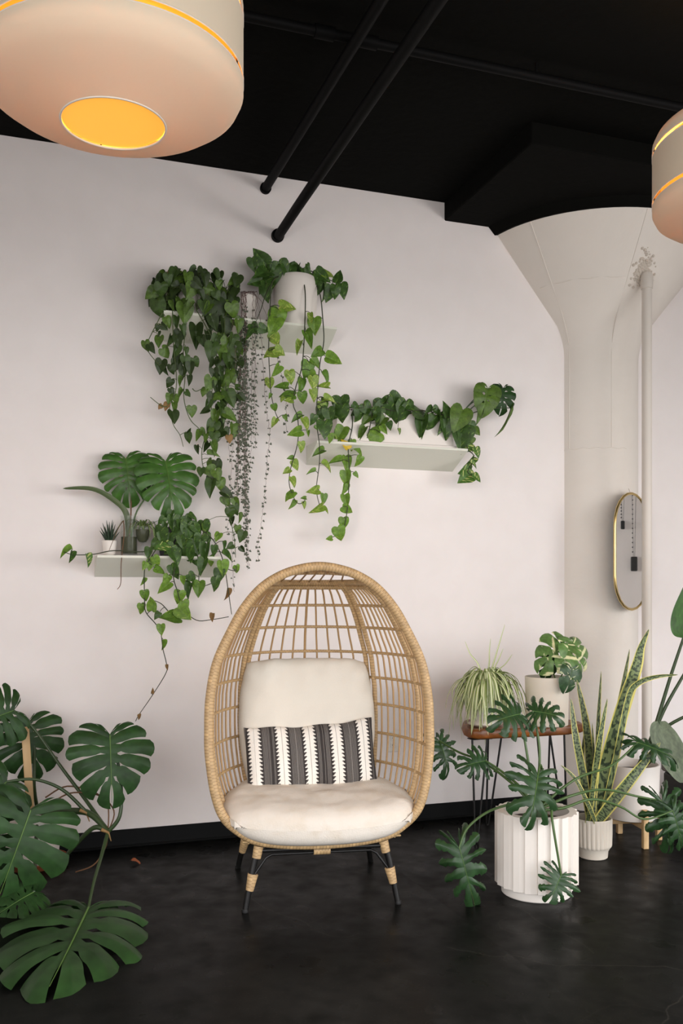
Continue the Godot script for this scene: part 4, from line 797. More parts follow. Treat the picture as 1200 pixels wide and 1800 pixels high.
# ------------------------------------------------------------------ low shelf
func low_shelf_things() -> void:
	var y := 1.511
	# small aloe
	var a := thing("potted_aloe", "small spiky aloe in a tiny white pot on the lowest shelf", "plant", Vector3(-1.282, 1.511, 0.1))
	part("pot", pot_mesh(0.027, 0.034, 0.037, 0.078, 0.004, 32), M.white_ceramic, a)
	part("soil", lathe([[0.0, 0.072], [0.033, 0.07], [0.033, 0.06]], 20), M.soil, a)
	for k in 16:
		var ang := k * 2.4
		var lean := 0.15 + 0.055 * k
		var d := Vector3(cos(ang), 0, sin(ang))
		var len := 0.115 - 0.003 * k
		var pts := curve([Vector3(0, 0.07, 0) + d * 0.008, Vector3(0, 0.07, 0) + (d * sin(lean) * 0.5 + Vector3.UP * cos(lean) * 0.5) * len, Vector3(0, 0.07, 0) + (d * sin(lean * 0.9) + Vector3.UP * cos(lean * 0.9)) * len], 4)
		part("leaf", tube(pts, 0.0085, 0.0006, 6), M.aloe_green, a)
	# glass cylinder with cuttings
	var v := thing("cylinder_vase", "clear glass cylinder vase of dark water on the lowest shelf", "vase", Vector3(-1.185, 1.511, 0.105))
	part("glass", lathe([[0.0, 0.0], [0.041, 0.0], [0.043, 0.004], [0.043, 0.205], [0.040, 0.205], [0.040, 0.012], [0.0, 0.012]], 40), M.clear_glass, v)
	part("water", lathe([[0.0, 0.013], [0.0392, 0.013], [0.0392, 0.098], [0.0, 0.098]], 32), M.murky_water, v)
	var g := thing("stemmed_goblet", "cut glass goblet of water holding a small spider plant, lowest shelf", "glass", Vector3(-1.12, 1.511, 0.135))
	part("bowl", lathe([[0.004, 0.062], [0.02, 0.068], [0.031, 0.085], [0.036, 0.11], [0.038, 0.15], [0.036, 0.15], [0.034, 0.11], [0.029, 0.087], [0.018, 0.071], [0.0, 0.066]], 36), M.clear_glass, g)
	part("stem", lathe([[0.0, 0.0], [0.03, 0.0], [0.03, 0.003], [0.008, 0.010], [0.004, 0.02], [0.0055, 0.035], [0.0038, 0.045], [0.006, 0.062], [0.0, 0.064]], 28), M.clear_glass, g)
	part("water", lathe([[0.0, 0.069], [0.017, 0.073], [0.0282, 0.0885], [0.0332, 0.11], [0.035, 0.135], [0.0, 0.135]], 28), M.murky_water, g)
	for k in 34:
		var ang := k * 2.399
		var d := Vector3(cos(ang), 0, sin(ang) * 0.7 + 0.15)
		var len := rng.randf_range(0.07, 0.15)
		var base := Vector3(0, 0.135, 0)
		var pts := curve([base, base + d * len * 0.35 + Vector3(0, rng.randf_range(0.02, 0.05), 0), base + d * len * 0.8 + Vector3(0, rng.randf_range(-0.01, 0.05), 0), base + d * len + Vector3(0, rng.randf_range(-0.06, 0.03), 0)], 4)
		part("spider_leaf", strap(pts, func(q: float) -> float: return 0.0042 * (1.0 - q * q) + 0.0004, Vector3.UP, 0.3), M.small_spider_leaf, g)
	# two monstera cuttings standing in the cylinder
	var foot: Vector3 = Vector3(-1.187, 1.556, 0.105)
	var c1 := thing("monstera_cutting", "left monstera leaf cutting standing in the glass cylinder", "leaf cutting", foot, 0.0, "monstera cuttings")
	big_leaf(c1, monstera_spec(8, 0.35), 401, [foot, Vector3(-1.175, 1.737, 0.105), Vector3(-1.177, 1.884, 0.09), Vector3(-1.201, 2.009, 0.1)], Vector3(-1.18, 1.779, 0.15), Vector3(-0.05, 0.25, 1), 1.0, M.monstera_bright, M.vine_brown, 0.004)
	var c2 := thing("monstera_cutting", "right, larger monstera leaf cutting above the glass cylinder", "leaf cutting", foot + Vector3(0.008, 0, 0.008), 0.0, "monstera cuttings")
	big_leaf(c2, monstera_spec(8, 0.3), 402, [foot + Vector3(0.008, 0, 0.008), Vector3(-1.154, 1.722, 0.12), Vector3(-1.087, 1.839, 0.13), Vector3(-1.008, 1.996, 0.16)], Vector3(-0.971, 1.723, 0.24), Vector3(0.05, 0.2, 1), 0.97, M.monstera_bright, M.stalk_green, 0.005)
	var rt := thing("aerial_root", "brown aerial root hanging from the vase over the lowest shelf's edge", "root", Vector3(-1.217, 1.689, 0.15))
	part("root", tube(curve([Vector3.ZERO, Vector3(-1.218, 1.615, 0.19) - rt.position, Vector3(-1.233, 1.472, 0.2) - rt.position, Vector3(-1.235, 1.373, 0.2) - rt.position, Vector3(-1.252, 1.341, 0.2) - rt.position], 6), 0.0028, 0.0016, 6), M.vine_brown, rt)
	part("root", tube(curve([Vector3.ZERO, Vector3(-1.247, 1.643, 0.18) - rt.position, Vector3(-1.29, 1.537, 0.19) - rt.position], 5), 0.0024, 0.0012, 6), M.vine_brown, rt)
	var sl := thing("strap_leaf", "long arching grey green strap leaf reaching left from the glass vase", "leaf", Vector3(-1.185, 1.578, 0.09))
	part("blade", strap(curve([Vector3.ZERO, Vector3(-1.197, 1.723, 0.09) - sl.position, Vector3(-1.26, 1.793, 0.1) - sl.position, Vector3(-1.367, 1.844, 0.12) - sl.position, Vector3(-1.508, 1.84, 0.14) - sl.position], 7), func(q: float) -> float: return 0.016 * sqrt(maxf(0.0, sin(PI * (0.12 + 0.88 * q)))) + 0.001, Vector3(0.1, 0.6, 1.0), 0.25), M.strap_leaf, sl)
	# pothos in a dark pot
	var p := thing("low_pothos", "pothos in a grey pot spilling over the lowest shelf towards the chair", "plant", Vector3(-0.962, 1.511, 0.085))
	part("pot", pot_mesh(0.062, 0.074, 0.08, 0.15), M.grey_felt, p)
	part("soil", lathe([[0.0, 0.14], [0.074, 0.136], [0.074, 0.12]], 24), M.soil, p)
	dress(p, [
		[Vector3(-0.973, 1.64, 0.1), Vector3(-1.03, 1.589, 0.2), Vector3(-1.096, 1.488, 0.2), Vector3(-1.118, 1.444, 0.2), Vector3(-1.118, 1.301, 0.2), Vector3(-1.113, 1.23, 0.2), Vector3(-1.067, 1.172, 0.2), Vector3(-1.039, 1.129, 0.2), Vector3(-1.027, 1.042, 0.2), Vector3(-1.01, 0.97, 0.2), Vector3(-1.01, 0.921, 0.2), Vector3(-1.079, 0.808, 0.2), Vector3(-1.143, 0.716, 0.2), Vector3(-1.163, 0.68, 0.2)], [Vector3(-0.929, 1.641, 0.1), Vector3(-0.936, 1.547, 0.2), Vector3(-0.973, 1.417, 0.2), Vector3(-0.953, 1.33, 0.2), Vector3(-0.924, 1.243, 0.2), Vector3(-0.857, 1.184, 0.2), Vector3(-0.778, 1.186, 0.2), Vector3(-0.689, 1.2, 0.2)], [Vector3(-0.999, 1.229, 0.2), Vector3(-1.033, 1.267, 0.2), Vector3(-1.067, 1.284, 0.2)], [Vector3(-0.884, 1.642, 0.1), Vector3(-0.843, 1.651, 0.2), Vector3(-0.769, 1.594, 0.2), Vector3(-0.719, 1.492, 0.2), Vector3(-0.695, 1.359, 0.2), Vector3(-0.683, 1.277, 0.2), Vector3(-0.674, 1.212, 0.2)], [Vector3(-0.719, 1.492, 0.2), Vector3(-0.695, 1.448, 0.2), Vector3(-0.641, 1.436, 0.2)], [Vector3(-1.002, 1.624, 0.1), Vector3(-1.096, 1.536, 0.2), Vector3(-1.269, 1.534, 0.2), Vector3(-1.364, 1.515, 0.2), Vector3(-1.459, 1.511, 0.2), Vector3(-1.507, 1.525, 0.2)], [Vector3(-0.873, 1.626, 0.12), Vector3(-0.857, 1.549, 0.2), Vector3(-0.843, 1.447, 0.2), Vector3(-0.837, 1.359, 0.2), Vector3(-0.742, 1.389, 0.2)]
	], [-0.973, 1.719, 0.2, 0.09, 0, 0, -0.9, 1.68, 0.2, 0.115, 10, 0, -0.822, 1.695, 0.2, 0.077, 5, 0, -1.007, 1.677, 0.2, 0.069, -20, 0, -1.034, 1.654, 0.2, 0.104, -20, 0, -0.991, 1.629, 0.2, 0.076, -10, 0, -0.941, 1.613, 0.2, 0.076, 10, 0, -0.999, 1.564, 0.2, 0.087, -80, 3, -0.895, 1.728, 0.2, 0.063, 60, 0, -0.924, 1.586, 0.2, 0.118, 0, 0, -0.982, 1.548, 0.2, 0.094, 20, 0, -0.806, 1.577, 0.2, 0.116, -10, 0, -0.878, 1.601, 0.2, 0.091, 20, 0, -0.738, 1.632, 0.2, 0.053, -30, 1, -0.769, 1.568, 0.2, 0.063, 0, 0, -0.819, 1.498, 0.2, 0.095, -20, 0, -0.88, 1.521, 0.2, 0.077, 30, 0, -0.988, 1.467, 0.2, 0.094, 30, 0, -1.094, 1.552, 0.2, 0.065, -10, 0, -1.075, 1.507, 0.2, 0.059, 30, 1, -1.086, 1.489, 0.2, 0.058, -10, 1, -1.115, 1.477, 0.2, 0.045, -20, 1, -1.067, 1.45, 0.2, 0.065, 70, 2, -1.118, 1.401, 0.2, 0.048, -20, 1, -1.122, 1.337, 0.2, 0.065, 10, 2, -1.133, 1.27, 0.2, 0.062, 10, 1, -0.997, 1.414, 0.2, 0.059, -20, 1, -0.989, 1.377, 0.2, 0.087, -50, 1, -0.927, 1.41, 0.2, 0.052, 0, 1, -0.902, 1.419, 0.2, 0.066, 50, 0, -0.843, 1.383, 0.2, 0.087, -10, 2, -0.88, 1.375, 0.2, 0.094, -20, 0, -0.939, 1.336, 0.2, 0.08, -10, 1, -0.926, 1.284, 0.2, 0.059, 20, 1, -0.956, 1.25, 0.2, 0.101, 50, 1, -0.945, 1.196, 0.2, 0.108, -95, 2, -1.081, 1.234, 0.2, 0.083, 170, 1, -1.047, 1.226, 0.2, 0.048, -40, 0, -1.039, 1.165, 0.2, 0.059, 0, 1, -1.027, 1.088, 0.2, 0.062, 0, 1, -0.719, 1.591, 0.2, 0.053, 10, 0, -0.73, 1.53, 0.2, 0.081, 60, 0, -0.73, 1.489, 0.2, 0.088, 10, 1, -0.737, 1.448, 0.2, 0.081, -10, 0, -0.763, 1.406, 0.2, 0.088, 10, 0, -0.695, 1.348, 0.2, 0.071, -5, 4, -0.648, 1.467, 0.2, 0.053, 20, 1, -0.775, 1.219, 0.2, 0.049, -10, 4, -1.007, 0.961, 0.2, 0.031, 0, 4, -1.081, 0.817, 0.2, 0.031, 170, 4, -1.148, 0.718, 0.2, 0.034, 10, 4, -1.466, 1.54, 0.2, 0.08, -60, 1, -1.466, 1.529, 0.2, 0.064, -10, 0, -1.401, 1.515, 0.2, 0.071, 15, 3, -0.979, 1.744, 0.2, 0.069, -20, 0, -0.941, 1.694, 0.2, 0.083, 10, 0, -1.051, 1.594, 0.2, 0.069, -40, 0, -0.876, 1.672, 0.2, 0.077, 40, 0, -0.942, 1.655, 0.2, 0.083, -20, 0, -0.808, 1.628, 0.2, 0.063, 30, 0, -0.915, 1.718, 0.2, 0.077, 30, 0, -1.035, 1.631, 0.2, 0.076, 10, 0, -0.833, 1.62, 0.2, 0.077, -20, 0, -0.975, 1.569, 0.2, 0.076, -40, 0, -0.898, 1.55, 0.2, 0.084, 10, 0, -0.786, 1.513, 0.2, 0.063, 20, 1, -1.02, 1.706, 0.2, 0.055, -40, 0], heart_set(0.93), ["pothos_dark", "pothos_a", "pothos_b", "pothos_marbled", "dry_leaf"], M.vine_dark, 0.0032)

# ------------------------------------------------------------------ table corner
func corner_table() -> void:
	var t := thing("side_table", "live edge wooden side table on black hairpin legs beside the column", "table", Vector3(0.88, 0, 0.36))
	# slab with a wandering natural edge
	var b := Build.new()
	var nz := noise(1.0, 131, 3)
	var k := 64
	var rings := [[0.548, 0.90], [0.552, 0.965], [0.562, 1.0], [0.585, 1.0], [0.597, 0.985], [0.601, 0.965]]
	for q in rings.size():
		for s in k:
			var a := TAU * s / k
			var ca := cos(a)
			var sa := sin(a)
			var x := 0.385 * signf(ca) * pow(absf(ca), 0.35)
			var z := 0.205 * signf(sa) * pow(absf(sa), 0.35)
			if x < 0.0:
				x *= 1.0 - 0.42 * clampf((0.2 - z) / 0.4, 0.0, 1.0)
			var off := 0.022 * nz.get_noise_2d(x * 7.0, z * 7.0) + (0.012 * nz.get_noise_2d(x * 25.0 + q * 2.0, z * 9.0) if q < 4 else 0.0)
			var dir := Vector3(x, 0, z).normalized()
			b.vert(Vector3(x, rings[q][0], z) * Vector3(rings[q][1], 1, rings[q][1]) + dir * off, Vector3.UP, Vector2(x, z))
	for q in rings.size() - 1:
		for s in k:
			b.quad(q * k + s, q * k + (s + 1) % k, (q + 1) * k + (s + 1) % k, (q + 1) * k + s)
	b.smooth(0, 0)
	for e in [0, rings.size() - 1]:
		var up := Vector3.DOWN if e == 0 else Vector3.UP
		var mid := b.vert(Vector3(0, rings[e][0], 0), up, Vector2.ZERO)
		var ring := b.v.size()
		for s in k:
			b.vert(b.v[e * k + s], up, Vector2.ZERO)
		for s in k:
			b.tri(mid, ring + s, ring + (s + 1) % k)
	for w in range(0, rings.size() * k):
		if b.n[w].dot(Vector3(b.v[w].x, 0, b.v[w].z)) < 0.0:
			b.n[w] = -b.n[w]
	part("table_top", b.mesh(), M.oiled_timber, t)
	for q in [Vector2(-0.305, 0.16), Vector2(0.24, 0.16), Vector2(-0.08, -0.14), Vector2(0.30, -0.14)]:
		var foot := Vector3(q.x, 0.006, q.y)
		var inn := Vector3(q.x - 0.035 * signf(q.x), 0.55, q.y - 0.03 * signf(q.y))
		var p1 := inn + Vector3(-0.045, 0, 0)
		var p2 := inn + Vector3(0.045, 0, 0)
		part("hairpin_leg", tube(curve([p1, p1.lerp(foot, 0.5) + Vector3(-0.004, 0, 0), foot + Vector3(-0.008, 0.012, 0), foot, foot + Vector3(0.008, 0.012, 0), p2.lerp(foot, 0.5) + Vector3(0.004, 0, 0), p2], 4), 0.0058, 0.0058, 8), M.black_metal, t)
		part("leg_plate", box(inn + Vector3(-0.06, -0.007, -0.03), inn + Vector3(0.06, -0.002, 0.03), 0.001), M.black_metal, t)
	# spider plant
	var s := thing("spider_plant", "spider plant with pale striped drooping leaves on the side table", "plant", Vector3(0.676, 0.602, 0.422))
	part("saucer", lathe([[0.0, 0.0], [0.075, 0.0], [0.095, 0.012], [0.092, 0.013], [0.07, 0.004], [0.0, 0.004]], 36), M.cream_ceramic, s)
	part("pot", pot_mesh(0.075, 0.085, 0.092, 0.19), M.white_ceramic, s, Transform3D(Basis.IDENTITY, Vector3(0, 0.005, 0)))
	part("soil", lathe([[0.0, 0.185], [0.085, 0.18], [0.085, 0.17]], 24), M.soil, s)
	var root := Vector3(0, 0.185, 0)
	for n in 215:
		var ang := rng.randf() * TAU
		var lean := rng.randf_range(0.25, 1.0)
		var d := Vector3(cos(ang), 0, sin(ang))
		if d.z < -0.2:
			d.z *= 0.45
		var reach := rng.randf_range(0.10, 0.215) * (0.6 + 0.5 * lean)
		var hi := rng.randf_range(0.05, 0.13) * (1.3 - 0.5 * lean)
		var drop := rng.randf_range(0.03, 0.31) * lean
		var pts := curve([root + d * 0.02, root + d * reach * 0.35 + Vector3(0, hi * 0.9, 0), root + d * reach * 0.75 + Vector3(0, hi * 0.75, 0), root + d * reach * 1.0 + Vector3(0, hi * 0.35 - drop * 0.4, 0), root + d * reach * 1.08 + Vector3(rng.randf_range(-0.03, 0.03), -drop, 0)], 5)
		part("leaf", strap(pts, func(q: float) -> float: return 0.0105 * pow(maxf(0.0, 1.0 - q), 0.55) * minf(1.0, 0.6 + q * 2.0) + 0.0005, Vector3.UP + d * 0.6, 0.35), M.spider_leaf, s)
	for e in [Vector3(0.754, 1.155, 0.502), Vector3(0.696, 1.077, 0.45), Vector3(0.56, 1.062, 0.414), Vector3(0.745, 1.024, 0.499), Vector3(0.767, 0.997, 0.559)]:
		var tipp: Vector3 = e - s.position
		var pts := curve([root, root.lerp(tipp, 0.4) + Vector3(0.01, 0.03, 0), root.lerp(tipp, 0.75), tipp], 6)
		part("leaf", strap(pts, func(q: float) -> float: return 0.006 * pow(maxf(0.0, 1.0 - q), 0.5) + 0.0005, Vector3(0.3, 0.2, 1.0), 0.35), M.spider_leaf, s)
	# marbled monstera
	var m := thing("marbled_monstera", "small cream marbled monstera in a white cylinder pot on the side table", "plant", Vector3(1.011, 0.602, 0.506))
	part("pot", lathe([[0.0, 0.0], [0.108, 0.0], [0.113, 0.004], [0.119, 0.262], [0.117, 0.265], [0.112, 0.265], [0.111, 0.26], [0.105, 0.02], [0.0, 0.02]], 64), M.cream_ceramic, m)
	part("soil", lathe([[0.0, 0.222], [0.108, 0.218], [0.108, 0.2]], 32), M.soil, m)
	var mr: Vector3 = m.position + Vector3(0.05, 0.22, 0.02)
	big_leaf(m, monstera_spec(5, 0.7), 501, [mr, Vector3(1.109, 0.881, 0.571), Vector3(1.121, 0.99, 0.575), Vector3(1.116, 1.059, 0.594)], Vector3(1.145, 0.874, 0.679), Vector3(0.35, 0.6, 0.8), 1.05, M.monstera_marbled, M.rib_green, 0.004)
	big_leaf(m, monstera_spec(5, 0.6), 502, [mr, Vector3(1.069, 0.899, 0.578), Vector3(1.07, 0.993, 0.61), Vector3(1.058, 1.054, 0.606)], Vector3(0.899, 0.937, 0.615), Vector3(-0.3, 0.7, 0.8), 1.0, M.monstera_marbled, M.rib_green, 0.004)
	big_leaf(m, monstera_spec(3, 0.35), 503, [mr, Vector3(1.096, 0.886, 0.619), Vector3(1.065, 0.925, 0.672)], Vector3(1.02, 0.799, 0.699), Vector3(0.1, 0.35, 1), 0.85, M.marbled_dark, M.rib_green, 0.004)
	big_leaf(m, monstera_spec(4, 0.4), 504, [mr, Vector3(1.055, 0.893, 0.499), Vector3(1.043, 0.971, 0.495)], Vector3(0.998, 0.856, 0.522), Vector3(-0.2, 0.3, 1), 0.8, M.monstera_green, M.rib_green, 0.004)

func floor_planters() -> void:
	# fluted planter with the tree philodendron
	var t := thing("tree_philodendron", "tree philodendron with deeply lobed leaves in a white fluted planter", "plant", Vector3(0.455, 0, 1.319))
	var b := Build.new()
	var n := 21
	var ys := [0.045, 0.05, 0.345, 0.35]
	var outer := []
	for k in n:
		var a0 := TAU * k / n
		var a1 := TAU * (k + 0.93) / n
		outer.append([a0, 0.170])
		outer.append([lerpf(a0, a1, 0.5), 0.176])
		outer.append([a1, 0.182])
	for k in outer.size():
		var e0: Array = outer[k]
		var e1: Array = outer[(k + 1) % outer.size()]
		var p0 := Vector3(cos(e0[0]) * e0[1], 0, sin(e0[0]) * e0[1])
		var p1 := Vector3(cos(e1[0]) * e1[1], 0, sin(e1[0]) * e1[1])
		var nn := Vector3(p1.z - p0.z, 0, p0.x - p1.x).normalized()
		if nn.dot(p0 + p1) < 0.0:
			nn = -nn
		var i0 := b.vert(p0 + Vector3(0, 0.045, 0), nn, Vector2(0, 0))
		var i1 := b.vert(p1 + Vector3(0, 0.045, 0), nn, Vector2(1, 0))
		var i2 := b.vert(p1 + Vector3(0, 0.365, 0), nn, Vector2(1, 1))
		var i3 := b.vert(p0 + Vector3(0, 0.365, 0), nn, Vector2(0, 1))
		b.quad(i0, i1, i2, i3)
		for h in [0.045, 0.365]:
			var up := Vector3.UP if h > 0.2 else Vector3.DOWN
			var q0 := b.vert(p0 + Vector3(0, h, 0), up, Vector2.ZERO)
			var q1 := b.vert(p1 + Vector3(0, h, 0), up, Vector2.ZERO)
			var q2 := b.vert(p1.normalized() * 0.142 + Vector3(0, h, 0), up, Vector2.ZERO)
			var q3 := b.vert(p0.normalized() * 0.142 + Vector3(0, h, 0), up, Vector2.ZERO)
			b.quad(q0, q1, q2, q3)
	add_lathe(b, [[0.0, 0.0], [0.148, 0.0], [0.152, 0.004], [0.154, 0.045], [0.142, 0.046]], 64)
	add_lathe(b, [[0.142, 0.365], [0.142, 0.06], [0.0, 0.06]], 64)
	part("fluted_pot", b.mesh(), M.matte_white_ceramic, t)
	part("soil", lathe([[0.0, 0.325], [0.141, 0.315], [0.141, 0.3]], 32), M.soil, t)
	for k in 9:
		var a := k * 2.4
		part("bark_chip", box(Vector3(-0.012, 0, -0.006), Vector3(0.012, 0.007, 0.006), 0.002), M.vine_brown, t, Transform3D(Basis(Vector3.UP, a), Vector3(cos(a) * 0.1, 0.318, sin(a) * 0.1)))
	var c: Vector3 = t.position + Vector3(0, 0.31, 0)
	part("trunk", tube(curve([Vector3(0.0, 0.31, 0.0), Vector3(0.005, 0.37, 0.0), Vector3(-0.004, 0.42, 0.0)], 5), 0.03, 0.018, 12), M.stalk_dark, t)
	var leaf_m: Material = M.tree_philodendron
	var stalk: Material = M.stalk_green
	var list := [[[Vector3(0.466, 0.447, 1.376), Vector3(0.421, 0.581, 1.413), Vector3(0.372, 0.553, 1.47)], Vector3(0.278, 0.386, 1.586), Vector3(-0.1, 0.35, 1), 1.0, 0.35], [[Vector3(0.425, 0.621, 1.287), Vector3(0.414, 0.782, 1.252)], Vector3(0.264, 0.778, 1.306), Vector3(-0.15, 0.55, 0.85), 1.15, 0.6], [[Vector3(0.48, 0.621, 1.306), Vector3(0.477, 0.792, 1.253)], Vector3(0.58, 0.783, 1.341), Vector3(0.1, 0.5, 0.9), 1.2, 0.4], [[Vector3(0.401, 0.457, 1.279), Vector3(0.366, 0.513, 1.161), Vector3(0.323, 0.55, 1.094)], Vector3(0.186, 0.545, 1.131), Vector3(-0.1, 0.55, 0.9), 1.0, 0.35], [[Vector3(0.392, 0.458, 1.244), Vector3(0.34, 0.533, 1.047), Vector3(0.274, 0.563, 0.918), Vector3(0.216, 0.606, 0.825)], Vector3(0.255, 0.463, 0.901), Vector3(0.3, 0.5, 1), 1.0, 0.6], [[Vector3(0.365, 0.405, 1.341), Vector3(0.202, 0.392, 1.369), Vector3(0.091, 0.329, 1.374), Vector3(0.048, 0.25, 1.38)], Vector3(0.091, 0.007, 1.458), Vector3(-0.35, 0.25, 1), 0.62, 0.4], [[Vector3(0.452, 0.448, 1.434), Vector3(0.407, 0.375, 1.525), Vector3(0.414, 0.261, 1.548), Vector3(0.432, 0.147, 1.554)], Vector3(0.359, 0.058, 1.593), Vector3(0.05, 0.6, 0.8), 1.25, 0.3], [[Vector3(0.604, 0.419, 1.349), Vector3(0.837, 0.417, 1.271), Vector3(1.049, 0.363, 1.238), Vector3(1.159, 0.341, 1.275)], Vector3(1.184, 0.103, 1.337), Vector3(-0.35, 0.3, 1), 0.72, 0.5], [[Vector3(0.58, 0.368, 1.341), Vector3(0.729, 0.395, 1.339), Vector3(0.912, 0.338, 1.296), Vector3(1.029, 0.275, 1.315), Vector3(1.174, 0.307, 1.333)], Vector3(1.213, 0.13, 1.379), Vector3(-0.2, 0.3, 1), 0.7, 0.4], [[Vector3(0.656, 0.484, 1.314), Vector3(0.935, 0.51, 1.199), Vector3(1.113, 0.601, 1.154)], Vector3(1.287, 0.542, 1.267), Vector3(-0.1, 0.8, 0.6), 0.62, 0.4]]
	for k in list.size():
		var e: Array = list[k]
		var path: Array = [c + Vector3(0, 0.05, 0)]
		path.append_array(e[0])
		big_leaf(t, lobed_spec(e[4]), 601 + k * 7, path, e[1], e[2], e[3], leaf_m, stalk, 0.0072)

	# snake plant
	var s := thing("snake_plant", "snake plant with yellow edged banded leaves in a small ribbed white pot", "plant", Vector3(1.007, 0, 0.942))
	var pb := Build.new()
	var ribs := 26
	var seg := ribs * 6
	var levels := [[0.052, 0.083, 0.0], [0.058, 0.089, 0.6], [0.066, 0.092, 1.0], [0.12, 0.094, 1.0], [0.17, 0.094, 1.0], [0.19, 0.094, 0.5], [0.196, 0.093, 0.0]]
	for q in levels.size():
		for g in seg + 1:
			var a := TAU * g / seg
			var rr: float = levels[q][1] - 0.0035 * levels[q][2] * pow(absf(sin(a * ribs * 0.5)), 6.0) * 1.2 + 0.0
			pb.vert(Vector3(cos(a) * rr, levels[q][0], sin(a) * rr), Vector3.UP, Vector2(float(g) / seg, levels[q][0]))
	for q in levels.size() - 1:
		for g in seg:
			var a := q * (seg + 1) + g
			pb.quad(a, a + 1, a + seg + 2, a + seg + 1)
	pb.smooth(0, 0)
	for w in pb.v.size():
		if pb.n[w].dot(Vector3(pb.v[w].x, 0, pb.v[w].z)) < 0.0:
			pb.n[w] = -pb.n[w]
	add_lathe(pb, [[0.0, 0.0], [0.066, 0.0], [0.071, 0.004], [0.074, 0.035], [0.083, 0.052]], 48)
	add_lathe(pb, [[0.093, 0.196], [0.091, 0.199], [0.086, 0.198], [0.084, 0.19], [0.078, 0.1], [0.0, 0.1]], 48)
	part("ribbed_pot", pb.mesh(), M.cream_ceramic, s)
	part("soil", lathe([[0.0, 0.165], [0.082, 0.16], [0.082, 0.14]], 32), M.soil, s)
	var blades := [[[Vector3(0.982, 0.181, 0.95), Vector3(0.952, 0.392, 0.94), Vector3(0.912, 0.619, 0.926), Vector3(0.904, 0.793, 0.902)], 0.0217, Vector3(-0.3, 0.0, 1), 0.2], [[Vector3(1.033, 0.163, 0.894), Vector3(1.034, 0.402, 0.873), Vector3(1.024, 0.66, 0.848), Vector3(0.994, 0.877, 0.817)], 0.0275, Vector3(0.2, 0.1, 1), -0.3], [[Vector3(1.033, 0.169, 0.915), Vector3(1.043, 0.41, 0.919), Vector3(1.049, 0.669, 0.92), Vector3(1.065, 0.928, 0.926)], 0.0203, Vector3(0.1, 0.0, 1), 0.3], [[Vector3(0.975, 0.189, 0.98), Vector3(0.983, 0.37, 0.982), Vector3(0.998, 0.599, 1.009), Vector3(1.035, 0.801, 1.021)], 0.0203, Vector3(-0.2, 0.0, 1), 0.2], [[Vector3(1.054, 0.169, 0.922), Vector3(1.098, 0.439, 0.937), Vector3(1.144, 0.726, 0.953), Vector3(1.201, 1.04, 0.973)], 0.0319, Vector3(0.1, 0.0, 1), 0.2], [[Vector3(1.019, 0.181, 0.963), Vector3(1.04, 0.452, 0.991), Vector3(1.108, 0.737, 1.025), Vector3(1.175, 0.949, 1.048), Vector3(1.202, 1.056, 1.058), Vector3(1.242, 1.144, 1.071)], 0.0435, Vector3(-0.2, 0.0, 1), 0.5], [[Vector3(1.035, 0.181, 0.969), Vector3(1.075, 0.514, 1.035), Vector3(1.118, 0.798, 1.071), Vector3(1.152, 0.875, 1.093), Vector3(1.23, 0.912, 1.131), Vector3(1.331, 0.924, 1.176)], 0.0174, Vector3(-0.3, 0.3, 1), 0.6], [[Vector3(0.99, 0.194, 1.006), Vector3(1.051, 0.31, 1.059), Vector3(1.144, 0.454, 1.112), Vector3(1.25, 0.593, 1.148)], 0.029, Vector3(-0.5, 0.4, 1), 0.2], [[Vector3(0.937, 0.188, 0.988), Vector3(0.958, 0.318, 0.995), Vector3(0.98, 0.454, 0.981), Vector3(0.992, 0.676, 0.954)], 0.0261, Vector3(0.4, 0.0, 1), 0.2], [[Vector3(1.033, 0.158, 0.894), Vector3(1.018, 0.315, 0.867), Vector3(1.007, 0.485, 0.843), Vector3(1.041, 0.687, 0.833)], 0.0232, Vector3(0.4, 0.0, 1), 0.2], [[Vector3(0.967, 0.193, 1.019), Vector3(0.913, 0.299, 1.022), Vector3(0.849, 0.414, 1.021), Vector3(0.773, 0.487, 1.016)], 0.0174, Vector3(0.2, 0.5, 1), 0.2]]
	for e in blades:
		var pts := []
		for p: Vector3 in e[0]:
			pts.append(p - s.position)
		var wd: float = e[1]
		part("leaf", strap(curve(pts, 8), func(q: float) -> float: return wd * pow(maxf(0.0, sin(PI * (0.22 + 0.78 * q))), 0.75) + 0.0008, e[2], 0.3, e[3]), M.snake_leaf, s)

	# white pot in a pine stand, with a bird of paradise
	var w := thing("bird_of_paradise", "bird of paradise plant in a white pot on a pine stand", "plant", Vector3(1.375, 0, 0.758))
	part("pot", lathe([[0.0, 0.125], [0.118, 0.125], [0.128, 0.13], [0.136, 0.16], [0.143, 0.41], [0.141, 0.414], [0.134, 0.414], [0.131, 0.40], [0.125, 0.2], [0.0, 0.2]], 64), M.white_ceramic, w)
	part("soil", lathe([[0.0, 0.375], [0.13, 0.37], [0.13, 0.34]], 32), M.soil, w)
	for k in 4:
		var a := deg_to_rad(101.0 + 90.0 * k)
		var d := Vector3(cos(a), 0, sin(a))
		var leg := part("stand_leg", box(Vector3(-0.0145, 0.0, -0.0145), Vector3(0.0145, 0.20, 0.0145), 0.003), M.pale_pine, w, Transform3D(Basis(Vector3.UP, -a), d * 0.152))
		leg.name = "stand_leg" if k == 0 else "stand_leg_%03d" % k
	for k in 2:
		part("stand_bar", box(Vector3(-0.152, 0.095, -0.011), Vector3(0.152, 0.12, 0.011), 0.002), M.pale_pine, w, Transform3D(Basis(Vector3.UP, -deg_to_rad(101.0 + 90.0 * k)), Vector3.ZERO))
	var wr: Vector3 = w.position + Vector3(0.03, 0.37, 0.0)
